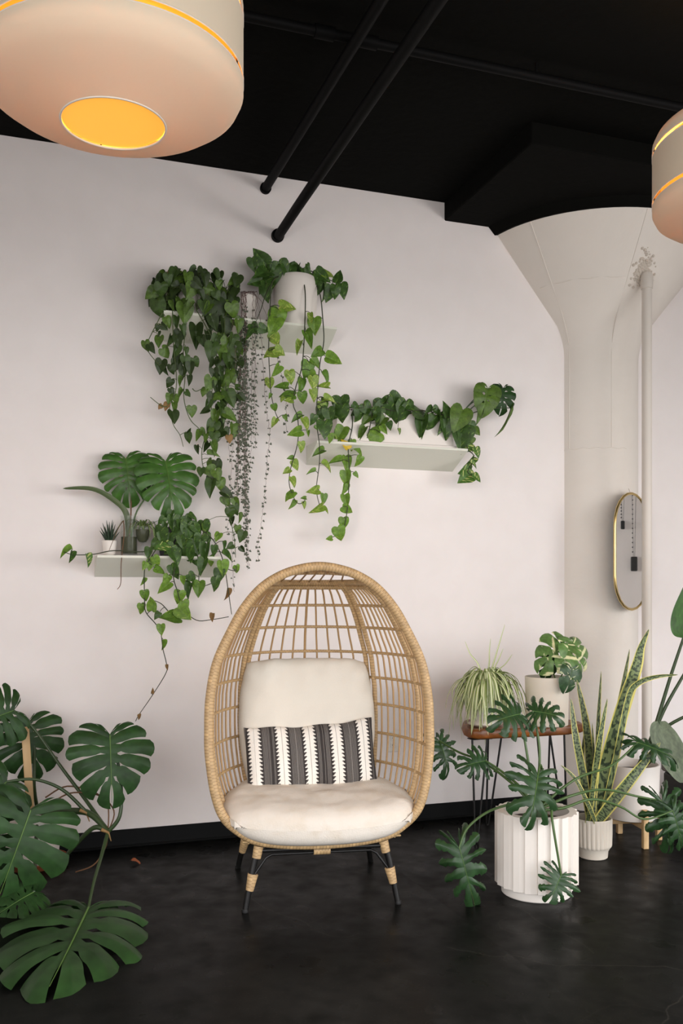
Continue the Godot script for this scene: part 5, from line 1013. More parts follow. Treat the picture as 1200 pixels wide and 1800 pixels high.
	for e in [[Vector3(1.45, 0.562, 0.826), Vector3(1.53, 0.88, 0.874), Vector3(1.585, 1.097, 0.914)], [Vector3(1.471, 0.574, 0.812), Vector3(1.551, 0.755, 0.839), Vector3(1.727, 1.057, 0.889)], [Vector3(1.39, 0.528, 0.879), Vector3(1.455, 0.64, 0.954), Vector3(1.587, 0.734, 1.052)]]:
		var path := [wr - w.position]
		for p: Vector3 in e:
			path.append(p - w.position)
		part("stalk", tube(curve(path, 6), 0.0125, 0.007, 10), M.stalk_dark, w)
	var paddle := func(q: float) -> float: return 0.105 * pow(maxf(0.0, sin(PI * pow(q, 0.75))), 0.6) + 0.001
	var pd := [Vector3(1.585, 1.085, 0.914), Vector3(1.592, 1.151, 0.927), Vector3(1.627, 1.271, 0.95), Vector3(1.685, 1.449, 0.98), Vector3(1.747, 1.61, 1.034)]
	var lift := []
	for p: Vector3 in pd:
		lift.append(p - w.position)
	part("leaf", strap(curve(lift, 8), paddle, Vector3(-0.2, 0.35, 1.0), 0.22), M.paddle_leaf, w)
	var low := []
	for p: Vector3 in [Vector3(1.356, 0.672, 1.005), Vector3(1.356, 0.611, 1.026), Vector3(1.389, 0.514, 1.058), Vector3(1.408, 0.447, 1.086), Vector3(1.428, 0.375, 1.104)]:
		low.append(p - w.position)
	part("leaf", strap(curve(low, 8), func(q: float) -> float: return 0.075 * pow(maxf(0.0, sin(PI * (0.06 + 0.94 * q))), 0.6) + 0.001, Vector3(-0.3, 0.3, 1.0), 0.12), M.paddle_back, w)
	var link := [wr - w.position, Vector3(1.386, 0.478, 0.93) - w.position, Vector3(1.357, 0.607, 0.995) - w.position, Vector3(1.356, 0.672, 1.005) - w.position]
	part("stalk", tube(curve(link, 6), 0.009, 0.006, 8), M.stalk_dark, w)

func floor_monstera() -> void:
	var t := thing("floor_monstera", "large dark monstera in a white pot at the left edge of the floor", "plant", Vector3(-1.649, 0, 0.169))
	part("saucer", lathe([[0.0, 0.0], [0.13, 0.0], [0.165, 0.035], [0.16, 0.037], [0.126, 0.008], [0.0, 0.008]], 40), M.terracotta, t)
	part("pot", pot_mesh(0.115, 0.132, 0.142, 0.27), M.white_ceramic, t, Transform3D(Basis.IDENTITY, Vector3(0, 0.01, 0)))
	part("soil", lathe([[0.0, 0.26], [0.13, 0.25], [0.13, 0.22]], 32), M.soil, t)
	part("stake", box(Vector3(-0.018, 0.25, -0.008), Vector3(0.018, 0.70, 0.008), 0.002), M.pale_pine, t, Transform3D(Basis(Vector3.BACK, 0.06), Vector3(-1.673, 0.321, 0.355) * Vector3(1, 0, 1) - t.position + Vector3(0.03, 0, 0)))
	var root: Vector3 = t.position + Vector3(0.02, 0.27, 0.02)
	var knot: Vector3 = Vector3(-1.335, 0.262, 0.683)
	var knee: Vector3 = Vector3(-1.423, 0.336, 0.599)
	# leaning stem with old leaf scars
	part("stem", tube(curve([root - t.position, Vector3(-1.587, 0.324, 0.49) - t.position, knee - t.position, knot - t.position], 8), 0.018, 0.013, 12), M.stalk_dark, t)
	part("stem", tube(curve([Vector3(-1.559, 0.074, 0.553) - t.position, Vector3(-1.477, 0.188, 0.602) - t.position, Vector3(-1.394, 0.277, 0.652) - t.position, knot - t.position], 6), 0.008, 0.012, 10), M.stalk_dark, t)
	for e in [[Vector3(-1.596, 0.38, 0.434), Vector3(-1.501, 0.432, 0.467), Vector3(-1.378, 0.416, 0.594), Vector3(-1.308, 0.348, 0.66), knot], [Vector3(-1.567, 0.37, 0.497), Vector3(-1.474, 0.414, 0.529), Vector3(-1.343, 0.395, 0.627), knot], [knot, Vector3(-1.347, 0.191, 0.678), Vector3(-1.394, 0.112, 0.652), Vector3(-1.47, 0.073, 0.604)]]:
		var pts := []
		for p: Vector3 in e:
			pts.append(p - t.position)
		part("aerial_root", tube(curve(pts, 6), 0.004, 0.003, 6), M.vine_brown, t)
	for e in [[knot, 0.02], [knee, 0.014]]:
		var p: Vector3 = e[0] - t.position
		part("leaf_sheath", tube(PackedVector3Array([p + Vector3(-0.03, 0.015, 0.012), p + Vector3(0, 0.0, 0.014), p + Vector3(0.012, -0.04, 0.01)]), 0.009, 0.002, 7), M.dry_leaf, t)
	var list := [[[knot, Vector3(-1.287, 0.33, 0.699), Vector3(-1.277, 0.45, 0.671), Vector3(-1.294, 0.587, 0.644), Vector3(-1.325, 0.69, 0.654)], Vector3(-1.322, 0.395, 0.761), Vector3(0.0, 0.3, 1), 1.0, 0.25], [[knot, Vector3(-1.425, 0.383, 0.546), Vector3(-1.533, 0.529, 0.456), Vector3(-1.645, 0.695, 0.417), Vector3(-1.734, 0.788, 0.44)], Vector3(-1.969, 0.71, 0.465), Vector3(0.15, 0.35, 1), 0.95, 0.4], [[root, Vector3(-1.645, 0.416, 0.312), Vector3(-1.644, 0.596, 0.259), Vector3(-1.675, 0.699, 0.248)], Vector3(-1.64, 0.443, 0.314), Vector3(0.2, 0.2, 1), 1.1, 0.3], [[root, Vector3(-1.61, 0.355, 0.588), Vector3(-1.623, 0.404, 0.689), Vector3(-1.661, 0.406, 0.782)], Vector3(-1.798, 0.033, 0.873), Vector3(0.15, 0.45, 1), 1.0, 0.3], [[knee, Vector3(-1.525, 0.438, 0.565), Vector3(-1.646, 0.495, 0.576), Vector3(-1.76, 0.495, 0.589)], Vector3(-1.924, 0.355, 0.639), Vector3(0.2, 0.45, 1), 1.15, 0.4], [[knot, Vector3(-1.371, 0.182, 0.776), Vector3(-1.413, 0.125, 0.941), Vector3(-1.445, 0.07, 1.099)], Vector3(-1.619, 0.029, 1.801), Vector3(0, 1, 0.25), 0.66, -0.05], [[root, Vector3(-1.646, 0.08, 0.628), Vector3(-1.67, 0.062, 0.726), Vector3(-1.648, 0.076, 0.839)], Vector3(-1.823, 0.012, 0.885), Vector3(0.1, 0.9, 0.4), 1.2, 0.3], [[root, Vector3(-1.743, 0.305, 0.49), Vector3(-1.859, 0.33, 0.555), Vector3(-1.831, 0.282, 0.671)], Vector3(-1.917, 0.024, 0.747), Vector3(0.2, 0.4, 1), 1.0, 0.3]]
	for k in list.size():
		var e: Array = list[k]
		big_leaf(t, monstera_spec(7, e[4]), 701 + k * 3, e[0], e[1], e[2], e[3], M.monstera_green, M.stalk_dark, 0.0095)

func small_things() -> void:
	# pill shaped brass mirror on the column
	var m := thing("pill_mirror", "brass framed pill shaped mirror hanging on the column", "mirror", Vector3(1.751, 1.571, 0.252), 0.44)
	var w := 0.2
	var h := 0.348
	var ring := []
	for k in 26:
		var q := 1.0 if k < 13 else -1.0
		var a := PI * (k % 13) / 12.0 + (0.0 if k < 13 else PI)
		ring.append(Vector3(w * cos(a), (h - w) * q + w * sin(a), 0))
	var loop := PackedVector3Array()
	for p: Vector3 in ring:
		loop.append(p)
	part("frame", tube(loop, 0.0085, 0.0085, 10, true), M.brass, m)
	var gb := Build.new()
	var mid := gb.vert(Vector3(0, 0, 0.002), Vector3.BACK, Vector2(0.5, 0.5))
	for p in loop:
		gb.vert(Vector3(p.x, p.y, 0.002), Vector3.BACK, Vector2(0.5, 0.5))
	for k in loop.size():
		gb.tri(mid, 1 + k, 1 + (k + 1) % loop.size())
	part("glass", gb.mesh(), M.mirror_glass, m)
	var bb := Build.new()
	mid = bb.vert(Vector3(0, 0, -0.006), Vector3.FORWARD, Vector2(0.5, 0.5))
	for p in loop:
		bb.vert(Vector3(p.x, p.y, -0.006), Vector3.FORWARD, Vector2(0.5, 0.5))
	for k in loop.size():
		bb.tri(mid, 1 + k, 1 + (k + 1) % loop.size())
	part("backing", bb.mesh(), M.black_plastic, m)
	part("hook", rod(Vector3(0, h + 0.005, -0.01), Vector3(0, h + 0.03, -0.02), 0.003, 8), M.pipe_white, m)
	# double socket on the wall behind the chair
	var o := thing("wall_outlet", "white electrical outlet on the wall behind the egg chair", "outlet", Vector3(0.308, 0.47, 0))
	part("plate", box(Vector3(-0.037, -0.06, 0.0), Vector3(0.037, 0.06, 0.006), 0.003), M.outlet_plastic, o)
	for s in [-1.0, 1.0]:
		var face := part("socket_face", box(Vector3(-0.017, 0.02 * s - 0.014, 0.006), Vector3(0.017, 0.02 * s + 0.014, 0.009), 0.002), M.outlet_plastic, o)
		for x in [-0.006, 0.006]:
			part("slot", box(Vector3(x - 0.001, 0.02 * s - 0.004, 0.0088), Vector3(x + 0.001, 0.02 * s + 0.005, 0.0094)), M.black_plastic, face)
	# fallen leaf
	var f := solo("fallen_leaf", heart_blade(0.8, 0.5, 0.9, 0.15), M.terracotta, "dry orange leaf lying on the black floor near the skirting", "leaf", Vector3(-1.191, 0, 0.307) + Vector3(0, 0.014, 0))
	f.transform = Transform3D(Basis(Vector3.RIGHT, -PI / 2) * Basis(Vector3.BACK, 1.1), f.position).scaled_local(Vector3.ONE * 0.055)
	# black box with a grey lid at the right edge
	var k := thing("storage_box", "black storage box with a grey lid at the right edge", "box", Vector3(1.981, 0, 0.606), -0.2)
	part("body", box(Vector3(-0.16, 0.0, -0.18), Vector3(0.3, 0.275, 0.18), 0.012), M.black_plastic, k)
	part("lid", box(Vector3(-0.17, 0.277, -0.19), Vector3(0.31, 0.345, 0.19), 0.01), M.grey_plastic, k)
	part("handle", box(Vector3(-0.02, 0.17, 0.18), Vector3(0.12, 0.2, 0.192), 0.004), M.black_plastic, k)
	# what the mirror sees on the right hand wall: a hanging of beads and a concrete pier
	var hg := thing("bead_hanging", "strings of dark beads with black pendants, seen in the mirror", "wall hanging", Vector3(3.95, 2.6, 0.40))
	for s in 2:
		var x := 0.09 * s - 0.05
		var low := -0.98 + 0.3 * s
		for e in [-0.012, 0.012]:
			part("cord", rod(Vector3(0, 0, x + e * 2.0), Vector3(0, low, x + e * 0.4), 0.0018, 5), M.black_plastic, hg)
		for q in 24:
			part("bead", lathe([[0.0, -0.006], [0.004, -0.004], [0.0055, 0.0], [0.004, 0.004], [0.0, 0.006]], 8), M.black_plastic, hg, Transform3D(Basis.IDENTITY, Vector3(0, low * (q + 1) / 25.0, x + 0.012)))
		part("pendant", box(Vector3(-0.015, low - 0.12 + 0.05 * s, x - 0.026 + 0.01 * s), Vector3(0.015, low, x + 0.026 - 0.01 * s), 0.005), M.black_plastic, hg)
	part("peg_rail", box(Vector3(-0.02, 0.0, -0.16), Vector3(0.045, 0.03, 0.16), 0.004), M.pale_pine, hg)

# ------------------------------------------------------------------ helpers
var rng := RandomNumberGenerator.new()
var taken := {}
var M := {}

func numbered(called: String) -> String:
	if not taken.has(called):
		taken[called] = 0
		return called
	taken[called] += 1
	return "%s_%03d" % [called, taken[called]]

func tag(o: Node, label: String, category: String, group := "") -> void:
	o.set_meta("label", label)
	o.set_meta("category", category)
	if group != "":
		o.set_meta("group", group)

func thing(called: String, label: String, category: String, at := Vector3.ZERO, turn := 0.0, group := "") -> Node3D:
	var o := Node3D.new()
	o.name = numbered(called)
	add_child(o)
	o.position = at
	o.rotation.y = turn
	tag(o, label, category, group)
	return o

func part(called: String, mesh: Mesh, m: Material, parent: Node, xf := Transform3D.IDENTITY) -> MeshInstance3D:
	var o := MeshInstance3D.new()
	o.name = called
	o.mesh = mesh
	o.material_override = m
	o.transform = xf
	parent.add_child(o, true)
	return o

func solo(called: String, mesh: Mesh, m: Material, label: String, category: String, at := Vector3.ZERO, group := "") -> MeshInstance3D:
	var o := part(numbered(called), mesh, m, self, Transform3D(Basis.IDENTITY, at))
	tag(o, label, category, group)
	return o

func struct(called: String, mesh: Mesh, m: Material, at := Vector3.ZERO) -> MeshInstance3D:
	var o := part(called, mesh, m, self, Transform3D(Basis.IDENTITY, at))
	o.set_meta("kind", "structure")
	return o

# a growing mesh: v positions, n normals, t uvs, c colours, i indices
class Build:
	var v := PackedVector3Array()
	var n := PackedVector3Array()
	var t := PackedVector2Array()
	var c := PackedColorArray()
	var i := PackedInt32Array()
	var colored := false
	func vert(p: Vector3, nn: Vector3, uv: Vector2, col := Color.WHITE) -> int:
		v.append(p); n.append(nn); t.append(uv); c.append(col)
		return v.size() - 1
	func tri(a: int, b: int, d: int) -> void:
		i.append(a); i.append(b); i.append(d)
	func quad(a: int, b: int, d: int, e: int) -> void:
		tri(a, b, d); tri(a, d, e)
	func smooth(from_v: int, from_i: int) -> void:
		for k in range(from_v, v.size()):
			n[k] = Vector3.ZERO
		for k in range(from_i, i.size(), 3):
			var f := (v[i[k + 2]] - v[i[k]]).cross(v[i[k + 1]] - v[i[k]])
			n[i[k]] += f; n[i[k + 1]] += f; n[i[k + 2]] += f
		for k in range(from_v, v.size()):
			n[k] = n[k].normalized() if n[k].length() > 1e-12 else Vector3.UP
	func mesh() -> ArrayMesh:
		for k in range(0, i.size(), 3):
			var a := i[k]; var b := i[k + 1]; var d := i[k + 2]
			if (v[d] - v[a]).cross(v[b] - v[a]).dot(n[a] + n[b] + n[d]) < 0.0:
				i[k + 1] = d; i[k + 2] = b
		var arr := []
		arr.resize(Mesh.ARRAY_MAX)
		arr[Mesh.ARRAY_VERTEX] = v
		arr[Mesh.ARRAY_NORMAL] = n
		arr[Mesh.ARRAY_TEX_UV] = t
		if colored:
			arr[Mesh.ARRAY_COLOR] = c
		arr[Mesh.ARRAY_INDEX] = i
		var m := ArrayMesh.new()
		m.add_surface_from_arrays(Mesh.PRIMITIVE_TRIANGLES, arr)
		return m

func curve(pts: Array, per := 6, closed := false) -> PackedVector3Array:
	var out := PackedVector3Array()
	var k := pts.size()
	var last := k if closed else k - 1
	for s in last:
		var p0: Vector3 = pts[(s - 1 + k) % k] if closed else pts[maxi(s - 1, 0)]
		var p1: Vector3 = pts[s]
		var p2: Vector3 = pts[(s + 1) % k]
		var p3: Vector3 = pts[(s + 2) % k] if closed else pts[mini(s + 2, k - 1)]
		for j in per:
			var f := float(j) / per
			out.append(p1.cubic_interpolate(p2, p0, p3, f))
	if not closed:
		out.append(pts[k - 1])
	return out

func add_tube(b: Build, pts: PackedVector3Array, r0: float, r1 := -1.0, sides := 8, closed := false) -> void:
	if r1 < 0.0:
		r1 = r0
	var k := pts.size()
	var first := b.v.size()
	var tang := (pts[1] - pts[0]).normalized()
	var side := tang.cross(Vector3.UP if absf(tang.y) < 0.9 else Vector3.RIGHT).normalized()
	var run := 0.0
	var rows := k + (1 if closed else 0)
	for j in rows:
		var p := pts[j % k]
		var q := pts[(j + 1) % k] if closed or j < k - 1 else pts[j]
		var o := pts[(j - 1 + k) % k] if closed or j > 0 else pts[j]
		var t2 := (q - o).normalized()
		if t2.length() > 0.5:
			tang = t2
		side = (side - tang * side.dot(tang)).normalized()
		var up := tang.cross(side)
		if j > 0:
			run += p.distance_to(pts[(j - 1) % k])
		var r := lerpf(r0, r1, float(j) / maxi(rows - 1, 1))
		for s in sides + 1:
			var a := TAU * s / sides
			var d := side * cos(a) + up * sin(a)
			b.vert(p + d * r, d, Vector2(float(s) / sides, run))
	for j in rows - 1:
		for s in sides:
			var a := first + j * (sides + 1) + s
			b.quad(a, a + 1, a + sides + 2, a + sides + 1)
	if not closed:
		for e in 2:
			var row := 0 if e == 0 else rows - 1
			var p := pts[0] if e == 0 else pts[k - 1]
			var d := (pts[0] - pts[1]).normalized() if e == 0 else (pts[k - 1] - pts[k - 2]).normalized()
			var mid := b.vert(p, d, Vector2(0.5, 0.0))
			var ring := b.v.size()
			for s in sides:
				b.vert(b.v[first + row * (sides + 1) + s], d, Vector2(0.5, 0.0))
			for s in sides:
				b.tri(mid, ring + s, ring + (s + 1) % sides)

func tube(pts: PackedVector3Array, r0: float, r1 := -1.0, sides := 8, closed := false) -> ArrayMesh:
	var b := Build.new()
	add_tube(b, pts, r0, r1, sides, closed)
	return b.mesh()

func rod(a: Vector3, d: Vector3, r: float, sides := 10) -> ArrayMesh:
	return tube(PackedVector3Array([a, a.lerp(d, 0.5), d]), r, r, sides)

# turned shape from [radius, height] points; corners sharper than about 35 degrees stay sharp
func add_lathe(b: Build, prof: Array, seg := 40) -> void:
	var k := prof.size()
	for j in k - 1:
		var p := Vector2(prof[j][0], prof[j][1])
		var q := Vector2(prof[j + 1][0], prof[j + 1][1])
		var dir := (q - p).normalized()
		var nn := [Vector2(dir.y, -dir.x), Vector2(dir.y, -dir.x)]
		if j > 0:
			var e := (p - Vector2(prof[j - 1][0], prof[j - 1][1])).normalized()
			if e.dot(dir) > 0.8:
				nn[0] = (Vector2(e.y, -e.x) + nn[0]).normalized()
		if j < k - 2:
			var e := (Vector2(prof[j + 2][0], prof[j + 2][1]) - q).normalized()
			if e.dot(dir) > 0.8:
				nn[1] = (Vector2(e.y, -e.x) + nn[1]).normalized()
		var first := b.v.size()
		for s in seg + 1:
			var a := TAU * s / seg
			var pair := [p, q]
			for h in 2:
				var w: Vector2 = pair[h]
				var m: Vector2 = nn[h]
				b.vert(Vector3(cos(a) * w.x, w.y, sin(a) * w.x), Vector3(cos(a) * m.x, m.y, sin(a) * m.x), Vector2(float(s) / seg, w.y))
		for s in seg:
			var c := first + s * 2
			b.quad(c, c + 1, c + 3, c + 2)

func lathe(prof: Array, seg := 40) -> ArrayMesh:
	var b := Build.new()
	add_lathe(b, prof, seg)
	return b.mesh()

# box with chamfered edges
func add_box(b: Build, lo: Vector3, hi: Vector3, ch := 0.0, xf := Transform3D.IDENTITY) -> void:
	var c := (lo + hi) * 0.5
	var h := (hi - lo) * 0.5
	ch = minf(ch, minf(h.x, minf(h.y, h.z)) * 0.9)
	for ax in 3:
		for sg in [-1.0, 1.0]:
			var nn := Vector3.ZERO
			nn[ax] = sg
			var u := (ax + 1) % 3
			var w := (ax + 2) % 3
			var id := []
			for q in [[-1, -1], [1, -1], [1, 1], [-1, 1]]:
				var p := c
				p[ax] += sg * h[ax]
				p[u] += q[0] * (h[u] - ch)
				p[w] += q[1] * (h[w] - ch)
				id.append(b.vert(xf * p, xf.basis * nn, Vector2(p[u], p[w])))
			b.quad(id[0], id[1], id[2], id[3])
	if ch <= 0.0:
		return
	for ax in 3:
		var u := (ax + 1) % 3
		var w := (ax + 2) % 3
		for su in [-1.0, 1.0]:
			for sw in [-1.0, 1.0]:
				var nn := Vector3.ZERO
				nn[u] = su
				nn[w] = sw
				nn = nn.normalized()
				var id := []
				for q in [[-1, 0], [1, 0], [1, 1], [-1, 1]]:
					var p := c
					p[ax] += q[0] * (h[ax] - ch)
					p[u] += su * (h[u] - (ch if q[1] == 0 else 0.0))
					p[w] += sw * (h[w] - (ch if q[1] == 1 else 0.0))
					id.append(b.vert(xf * p, xf.basis * nn, Vector2(p[ax], p[u] + p[w])))
				b.quad(id[0], id[1], id[2], id[3])
	for sx in [-1.0, 1.0]:
		for sy in [-1.0, 1.0]:
			for sz in [-1.0, 1.0]:
				var s := Vector3(sx, sy, sz)
				var id := []
				for ax in 3:
					var p := c + s * h
					for o in 3:
						if o != ax:
							p[o] -= s[o] * ch
					id.append(b.vert(xf * p, xf.basis * s.normalized(), Vector2.ZERO))
				b.tri(id[0], id[1], id[2])

func box(lo: Vector3, hi: Vector3, ch := 0.0) -> ArrayMesh:
	var b := Build.new()
	add_box(b, lo, hi, ch)
	return b.mesh()

# ------------------------------------------------------------------ leaves
# every blade: stalk joins at the origin, tip towards -Y, face towards +Z, one unit long
func bend(p: Vector3, amount: float) -> Vector3:
	if absf(amount) < 0.01:
		return p
	var a := -p.y * amount
	return Vector3(p.x, -sin(a) / amount + sin(a) * p.z * 0.0, p.z + (cos(a) - 1.0) / amount)

func heart_blade(width: float, fold: float, droop: float, wave: float, lobes := 1.0) -> ArrayMesh:
	var half := [[0.0, -0.01], [0.07, 0.08 * lobes], [0.18, 0.15 * lobes], [0.31, 0.12 * lobes], [0.41, 0.01], [0.45, -0.14], [0.43, -0.31], [0.35, -0.50], [0.24, -0.68], [0.13, -0.83], [0.05, -0.94], [0.0, -1.0]]
	var outline := []
	for k in half.size():
		outline.append(Vector2(half[k][0] * width, half[k][1]))
	for k in range(half.size() - 2, 0, -1):
		outline.append(Vector2(-half[k][0] * width, half[k][1]))
	var b := Build.new()
	var mid := Vector2(0, -0.28)
	var rings := 4
	var k := outline.size()
	b.vert(_heart_point(mid, fold, droop, wave), Vector3.BACK, Vector2(0.5, 0.35))
	for r in range(1, rings + 1):
		for q in k:
			var p: Vector2 = mid.lerp(outline[q], float(r) / rings)
			b.vert(_heart_point(p, fold, droop, wave), Vector3.BACK, Vector2(0.5 + p.x, 0.12 - p.y * 0.85))
	for q in k:
		b.tri(0, 1 + (q + 1) % k, 1 + q)
	for r in rings - 1:
		for q in k:
			var a := 1 + r * k + q
			var d := 1 + r * k + (q + 1) % k
			b.quad(a, d, d + k, a + k)
	b.smooth(0, 0)
	return b.mesh()

func _heart_point(p: Vector2, fold: float, droop: float, wave: float) -> Vector3:
	var z := fold * absf(p.x) - 0.35 * absf(p.x) * absf(p.x) + wave * sin(p.y * 9.0 + (2.0 if p.x > 0.0 else 0.0)) * absf(p.x)
	return bend(Vector3(p.x, p.y, z), droop)

# a blade cut into fingers on both sides of its midrib (monstera, tree philodendron)
# o: margin points of the right half, fingers, cut (where the slits begin), gap, round, hole, droop, curl, wave, ragged
func finger_blade(o: Dictionary, sd: int) -> ArrayMesh:
	var r := RandomNumberGenerator.new()
	r.seed = sd
	var b := Build.new()
	b.colored = true
	var margin: Array = o.margin
	var total := margin.size() - 1
	var cols := [-1.0, -0.55, -0.1, 0.0, 0.1, 0.55, 1.0]
	var rows := 11
	for sidesign in [-1.0, 1.0]:
		var cuts := [0.0]
		for k in range(1, o.fingers):
			cuts.append((k + r.randf_range(-0.18, 0.18)) / o.fingers)
		cuts.append(1.0)
		for k in int(o.fingers):
			var s0: float = cuts[k]
			var s1: float = cuts[k + 1]
			var start: float = o.cut + r.randf_range(-0.12, 0.10)
			var gap: float = o.gap * r.randf_range(0.75, 1.2)
			var longer: float = 1.0 + r.randf_range(-0.10, 0.06)
			var lift: float = r.randf_range(-1.0, 1.0) * o.wave
			var has_hole: bool = o.hole > 0.0 and r.randf() < o.hole
			var first := b.v.size()
			var first_i := b.i.size()
			for j in rows:
				var u := float(j) / (rows - 1)
				for l: float in cols:
					var g: float = gap * smoothstep(start, start + 0.22, u)
					if o.ragged > 0.0 and u > start:
						g += o.ragged * (0.5 + 0.5 * sin(u * 21.0 + k * 1.7)) * smoothstep(start, start + 0.3, u)
					if has_hole:
						g += 0.45 * maxf(0.0, 1.0 - absf(u - 0.22) / 0.09)
					if k == 0 and l < 0.0:
						g *= 0.35
					if k == o.fingers - 1 and l > 0.0:
						g = 0.0
					var s := (s0 + s1) * 0.5 + (s1 - s0) * 0.5 * l * (1.0 - minf(g, 0.93))
					var uu: float = u * longer * (1.0 - o.round * pow(absf(l), 2.2) * u * u)
					var f := clampf(s, 0.0, 1.0) * total
					var m0: Vector2 = margin[mini(int(f), total - 1)]
					var m1: Vector2 = margin[mini(int(f) + 1, total)]
					var e := m0.lerp(m1, f - mini(int(f), total - 1))
					var root := Vector2(0.0, -o.reach * pow(clampf((s - 0.18) / 0.82, 0.0, 1.0), 1.2))
					var ctrl := root.lerp(e, 0.5) + Vector2(0.05, 0.10 * (1.0 - s))
					var p: Vector2 = root * (1 - uu) * (1 - uu) + ctrl * 2.0 * uu * (1 - uu) + e * uu * uu
					var z: float = o.curl * u * u * -0.35 + 0.16 * p.x * o.cup + 0.05 * (1.0 - l * l) * sqrt(u) * o.rib + lift * u * u
					var pos := bend(Vector3(p.x * sidesign, p.y, z), o.droop)
					var vein := 1.0 if absf(l) < 0.05 else 0.0
					var col := Color(1, 1, 1).lerp(Color(1.9, 1.7, 1.3), vein * (1.0 - u) * 0.5)
					b.vert(pos, Vector3.BACK, Vector2(0.5 + p.x * sidesign * 0.7, 0.2 - p.y * 0.75), col)
			for j in rows - 1:
				for q in cols.size() - 1:
					var a := first + j * cols.size() + q
					if sidesign > 0.0:
						b.quad(a, a + cols.size(), a + cols.size() + 1, a + 1)
					else:
						b.quad(a, a + 1, a + cols.size() + 1, a + cols.size())
			b.smooth(first, first_i)
			for w in range(first, b.v.size()):
				if b.n[w].z < 0.0 and absf(o.droop) < 1.2:
					b.n[w] = -b.n[w]
	return b.mesh()

func midrib(o: Dictionary, r := 0.012) -> ArrayMesh:
	var pts := PackedVector3Array()
	for k in 9:
		pts.append(bend(Vector3(0, -0.92 * k / 8.0, 0.004), o.droop))
	return tube(pts, r, r * 0.25, 6)

# strap blade along a curve: width profile by w(t)
func add_strap(b: Build, pts: PackedVector3Array, width: Callable, face: Vector3, fold := 0.15, twist := 0.0) -> void:
	var first := b.v.size()
	var first_i := b.i.size()
	var k := pts.size()
	for j in k:
		var t := float(j) / (k - 1)
		var tang := (pts[mini(j + 1, k - 1)] - pts[maxi(j - 1, 0)]).normalized()
		var f := face - tang * face.dot(tang)
		if f.length() < 0.05:
			f = Vector3.UP - tang * tang.y
		f = f.normalized().rotated(tang, twist * t)
		var side := tang.cross(f).normalized()
		var w: float = width.call(t)
		for q in 5:
			var x := (q - 2) / 2.0
			b.vert(pts[j] + side * x * w + f * absf(x) * w * fold, f, Vector2(0.5 + 0.5 * x, t))
	for j in k - 1:
		for q in 4:
			var a := first + j * 5 + q
			b.quad(a, a + 1, a + 6, a + 5)
	b.smooth(first, first_i)

func strap(pts: PackedVector3Array, width: Callable, face: Vector3, fold := 0.15, twist := 0.0) -> ArrayMesh:
	var b := Build.new()
	add_strap(b, pts, width, face, fold, twist)
	return b.mesh()

# turn a blade so that its tip runs along tip and its face looks along face
func blade_at(at: Vector3, tip: Vector3, face: Vector3, size: float, wide := 1.0) -> Transform3D:
	var y := -tip.normalized()
	var z := (face - y * face.dot(y)).normalized()
	var x := y.cross(z).normalized()
	return Transform3D(Basis(x * size * wide, y * size, z * size), at)

# ------------------------------------------------------------------ cushions
func pillow(w: float, h: float, t: float, p: float, q: float, pinch: float, corner: float, warp: Callable, nx := 40, ny := 30) -> ArrayMesh:
	var b := Build.new()
	for sgn in [1.0, -1.0]:
		var first := b.v.size()
		var first_i := b.i.size()
		for j in ny + 1:
			for k in nx + 1:
				var x := sin((float(k) / nx - 0.5) * PI)
				var y := sin((float(j) / ny - 0.5) * PI)
				var f := pow(maxf(0.0, (1.0 - pow(absf(x), p)) * (1.0 - pow(absf(y), p))), q)
				var px := x * w * 0.5 * (1.0 - pinch * (1.0 - y * y)) * sqrt(1.0 - corner * y * y)
				var py := y * h * 0.5 * (1.0 - pinch * (1.0 - x * x)) * sqrt(1.0 - corner * x * x)
				var pt: Vector3 = warp.call(Vector3(px, py, sgn * t * 0.5 * f))
				b.vert(pt, Vector3.UP, Vector2(0.5 + 0.5 * px / (w * 0.5), 0.5 - 0.5 * py / (h * 0.5)))
		for j in ny:
			for k in nx:
				var a := first + j * (nx + 1) + k
				if sgn > 0.0:
					b.quad(a, a + nx + 1, a + nx + 2, a + 1)
				else:
					b.quad(a, a + 1, a + nx + 2, a + nx + 1)
		b.smooth(first, first_i)
	return b.mesh()

# ------------------------------------------------------------------ materials
func srgb(r: float, g: float, b: float) -> Color:
	return Color(r / 255.0, g / 255.0, b / 255.0)

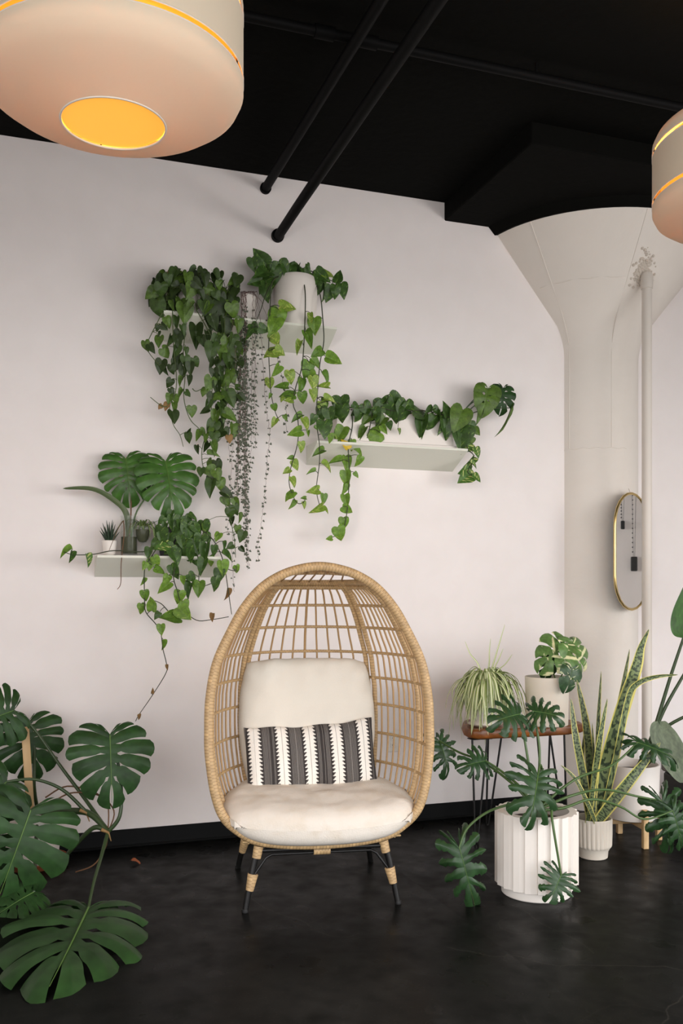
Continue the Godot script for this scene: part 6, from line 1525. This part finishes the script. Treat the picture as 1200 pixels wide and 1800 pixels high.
func mat(called: String, col: Color, rough := 0.6, metal := 0.0) -> StandardMaterial3D:
	var m := StandardMaterial3D.new()
	m.resource_name = called
	m.albedo_color = col
	m.roughness = rough
	m.metallic = metal
	m.cull_mode = BaseMaterial3D.CULL_DISABLED
	M[called] = m
	return m

func noise(freq: float, sd: int, octaves := 4) -> FastNoiseLite:
	var n := FastNoiseLite.new()
	n.seed = sd
	n.frequency = freq
	n.fractal_octaves = octaves
	return n

func painted(w: int, h: int, f: Callable) -> ImageTexture:
	var im := Image.create(w, h, false, Image.FORMAT_RGB8)
	for y in h:
		for x in w:
			im.set_pixel(x, y, f.call(x, y))
	im.generate_mipmaps()
	return ImageTexture.create_from_image(im)

# leaf pigment: base tone, pale midrib, paler streaks of variegation
func leaf_picture(base: Color, pale: Color, share: float, sd: int, vein := 0.35, side_veins := 7.0) -> ImageTexture:
	var a := noise(0.035, sd, 4)
	var b := noise(0.12, sd + 7, 2)
	return painted(96, 128, func(x: int, y: int) -> Color:
		var u := x / 96.0 - 0.5
		var v := y / 128.0
		var c := base * (1.0 + 0.22 * a.get_noise_2d(x, y) + 0.12 * b.get_noise_2d(x, y))
		var streak := a.get_noise_2d((absf(u) * 60.0 + v * 70.0) * 2.2 + (300.0 if u > 0 else 0.0), (v * 30.0 - absf(u) * 20.0))
		if share > 0.0:
			c = c.lerp(pale, smoothstep(0.45 - share, 0.55 - share, streak))
		var rib := clampf(1.0 - absf(u) * 46.0, 0.0, 1.0)
		var sv := pow(maxf(0.0, cos((v + absf(u) * -0.9) * TAU * side_veins)), 14.0) * 0.35
		c = c.lerp(base.lerp(pale, 0.55), maxf(rib, sv) * vein)
		c.a = 1.0
		return c)

func leaf_mat(called: String, base: Color, pale: Color, share: float, sd: int, rough := 0.42, vein := 0.35) -> StandardMaterial3D:
	var m := mat(called, Color.WHITE, rough)
	m.albedo_texture = leaf_picture(base, pale, share, sd, vein)
	m.backlight_enabled = true
	m.backlight = Color(0.22, 0.3, 0.08)
	m.metallic_specular = 0.4
	return m
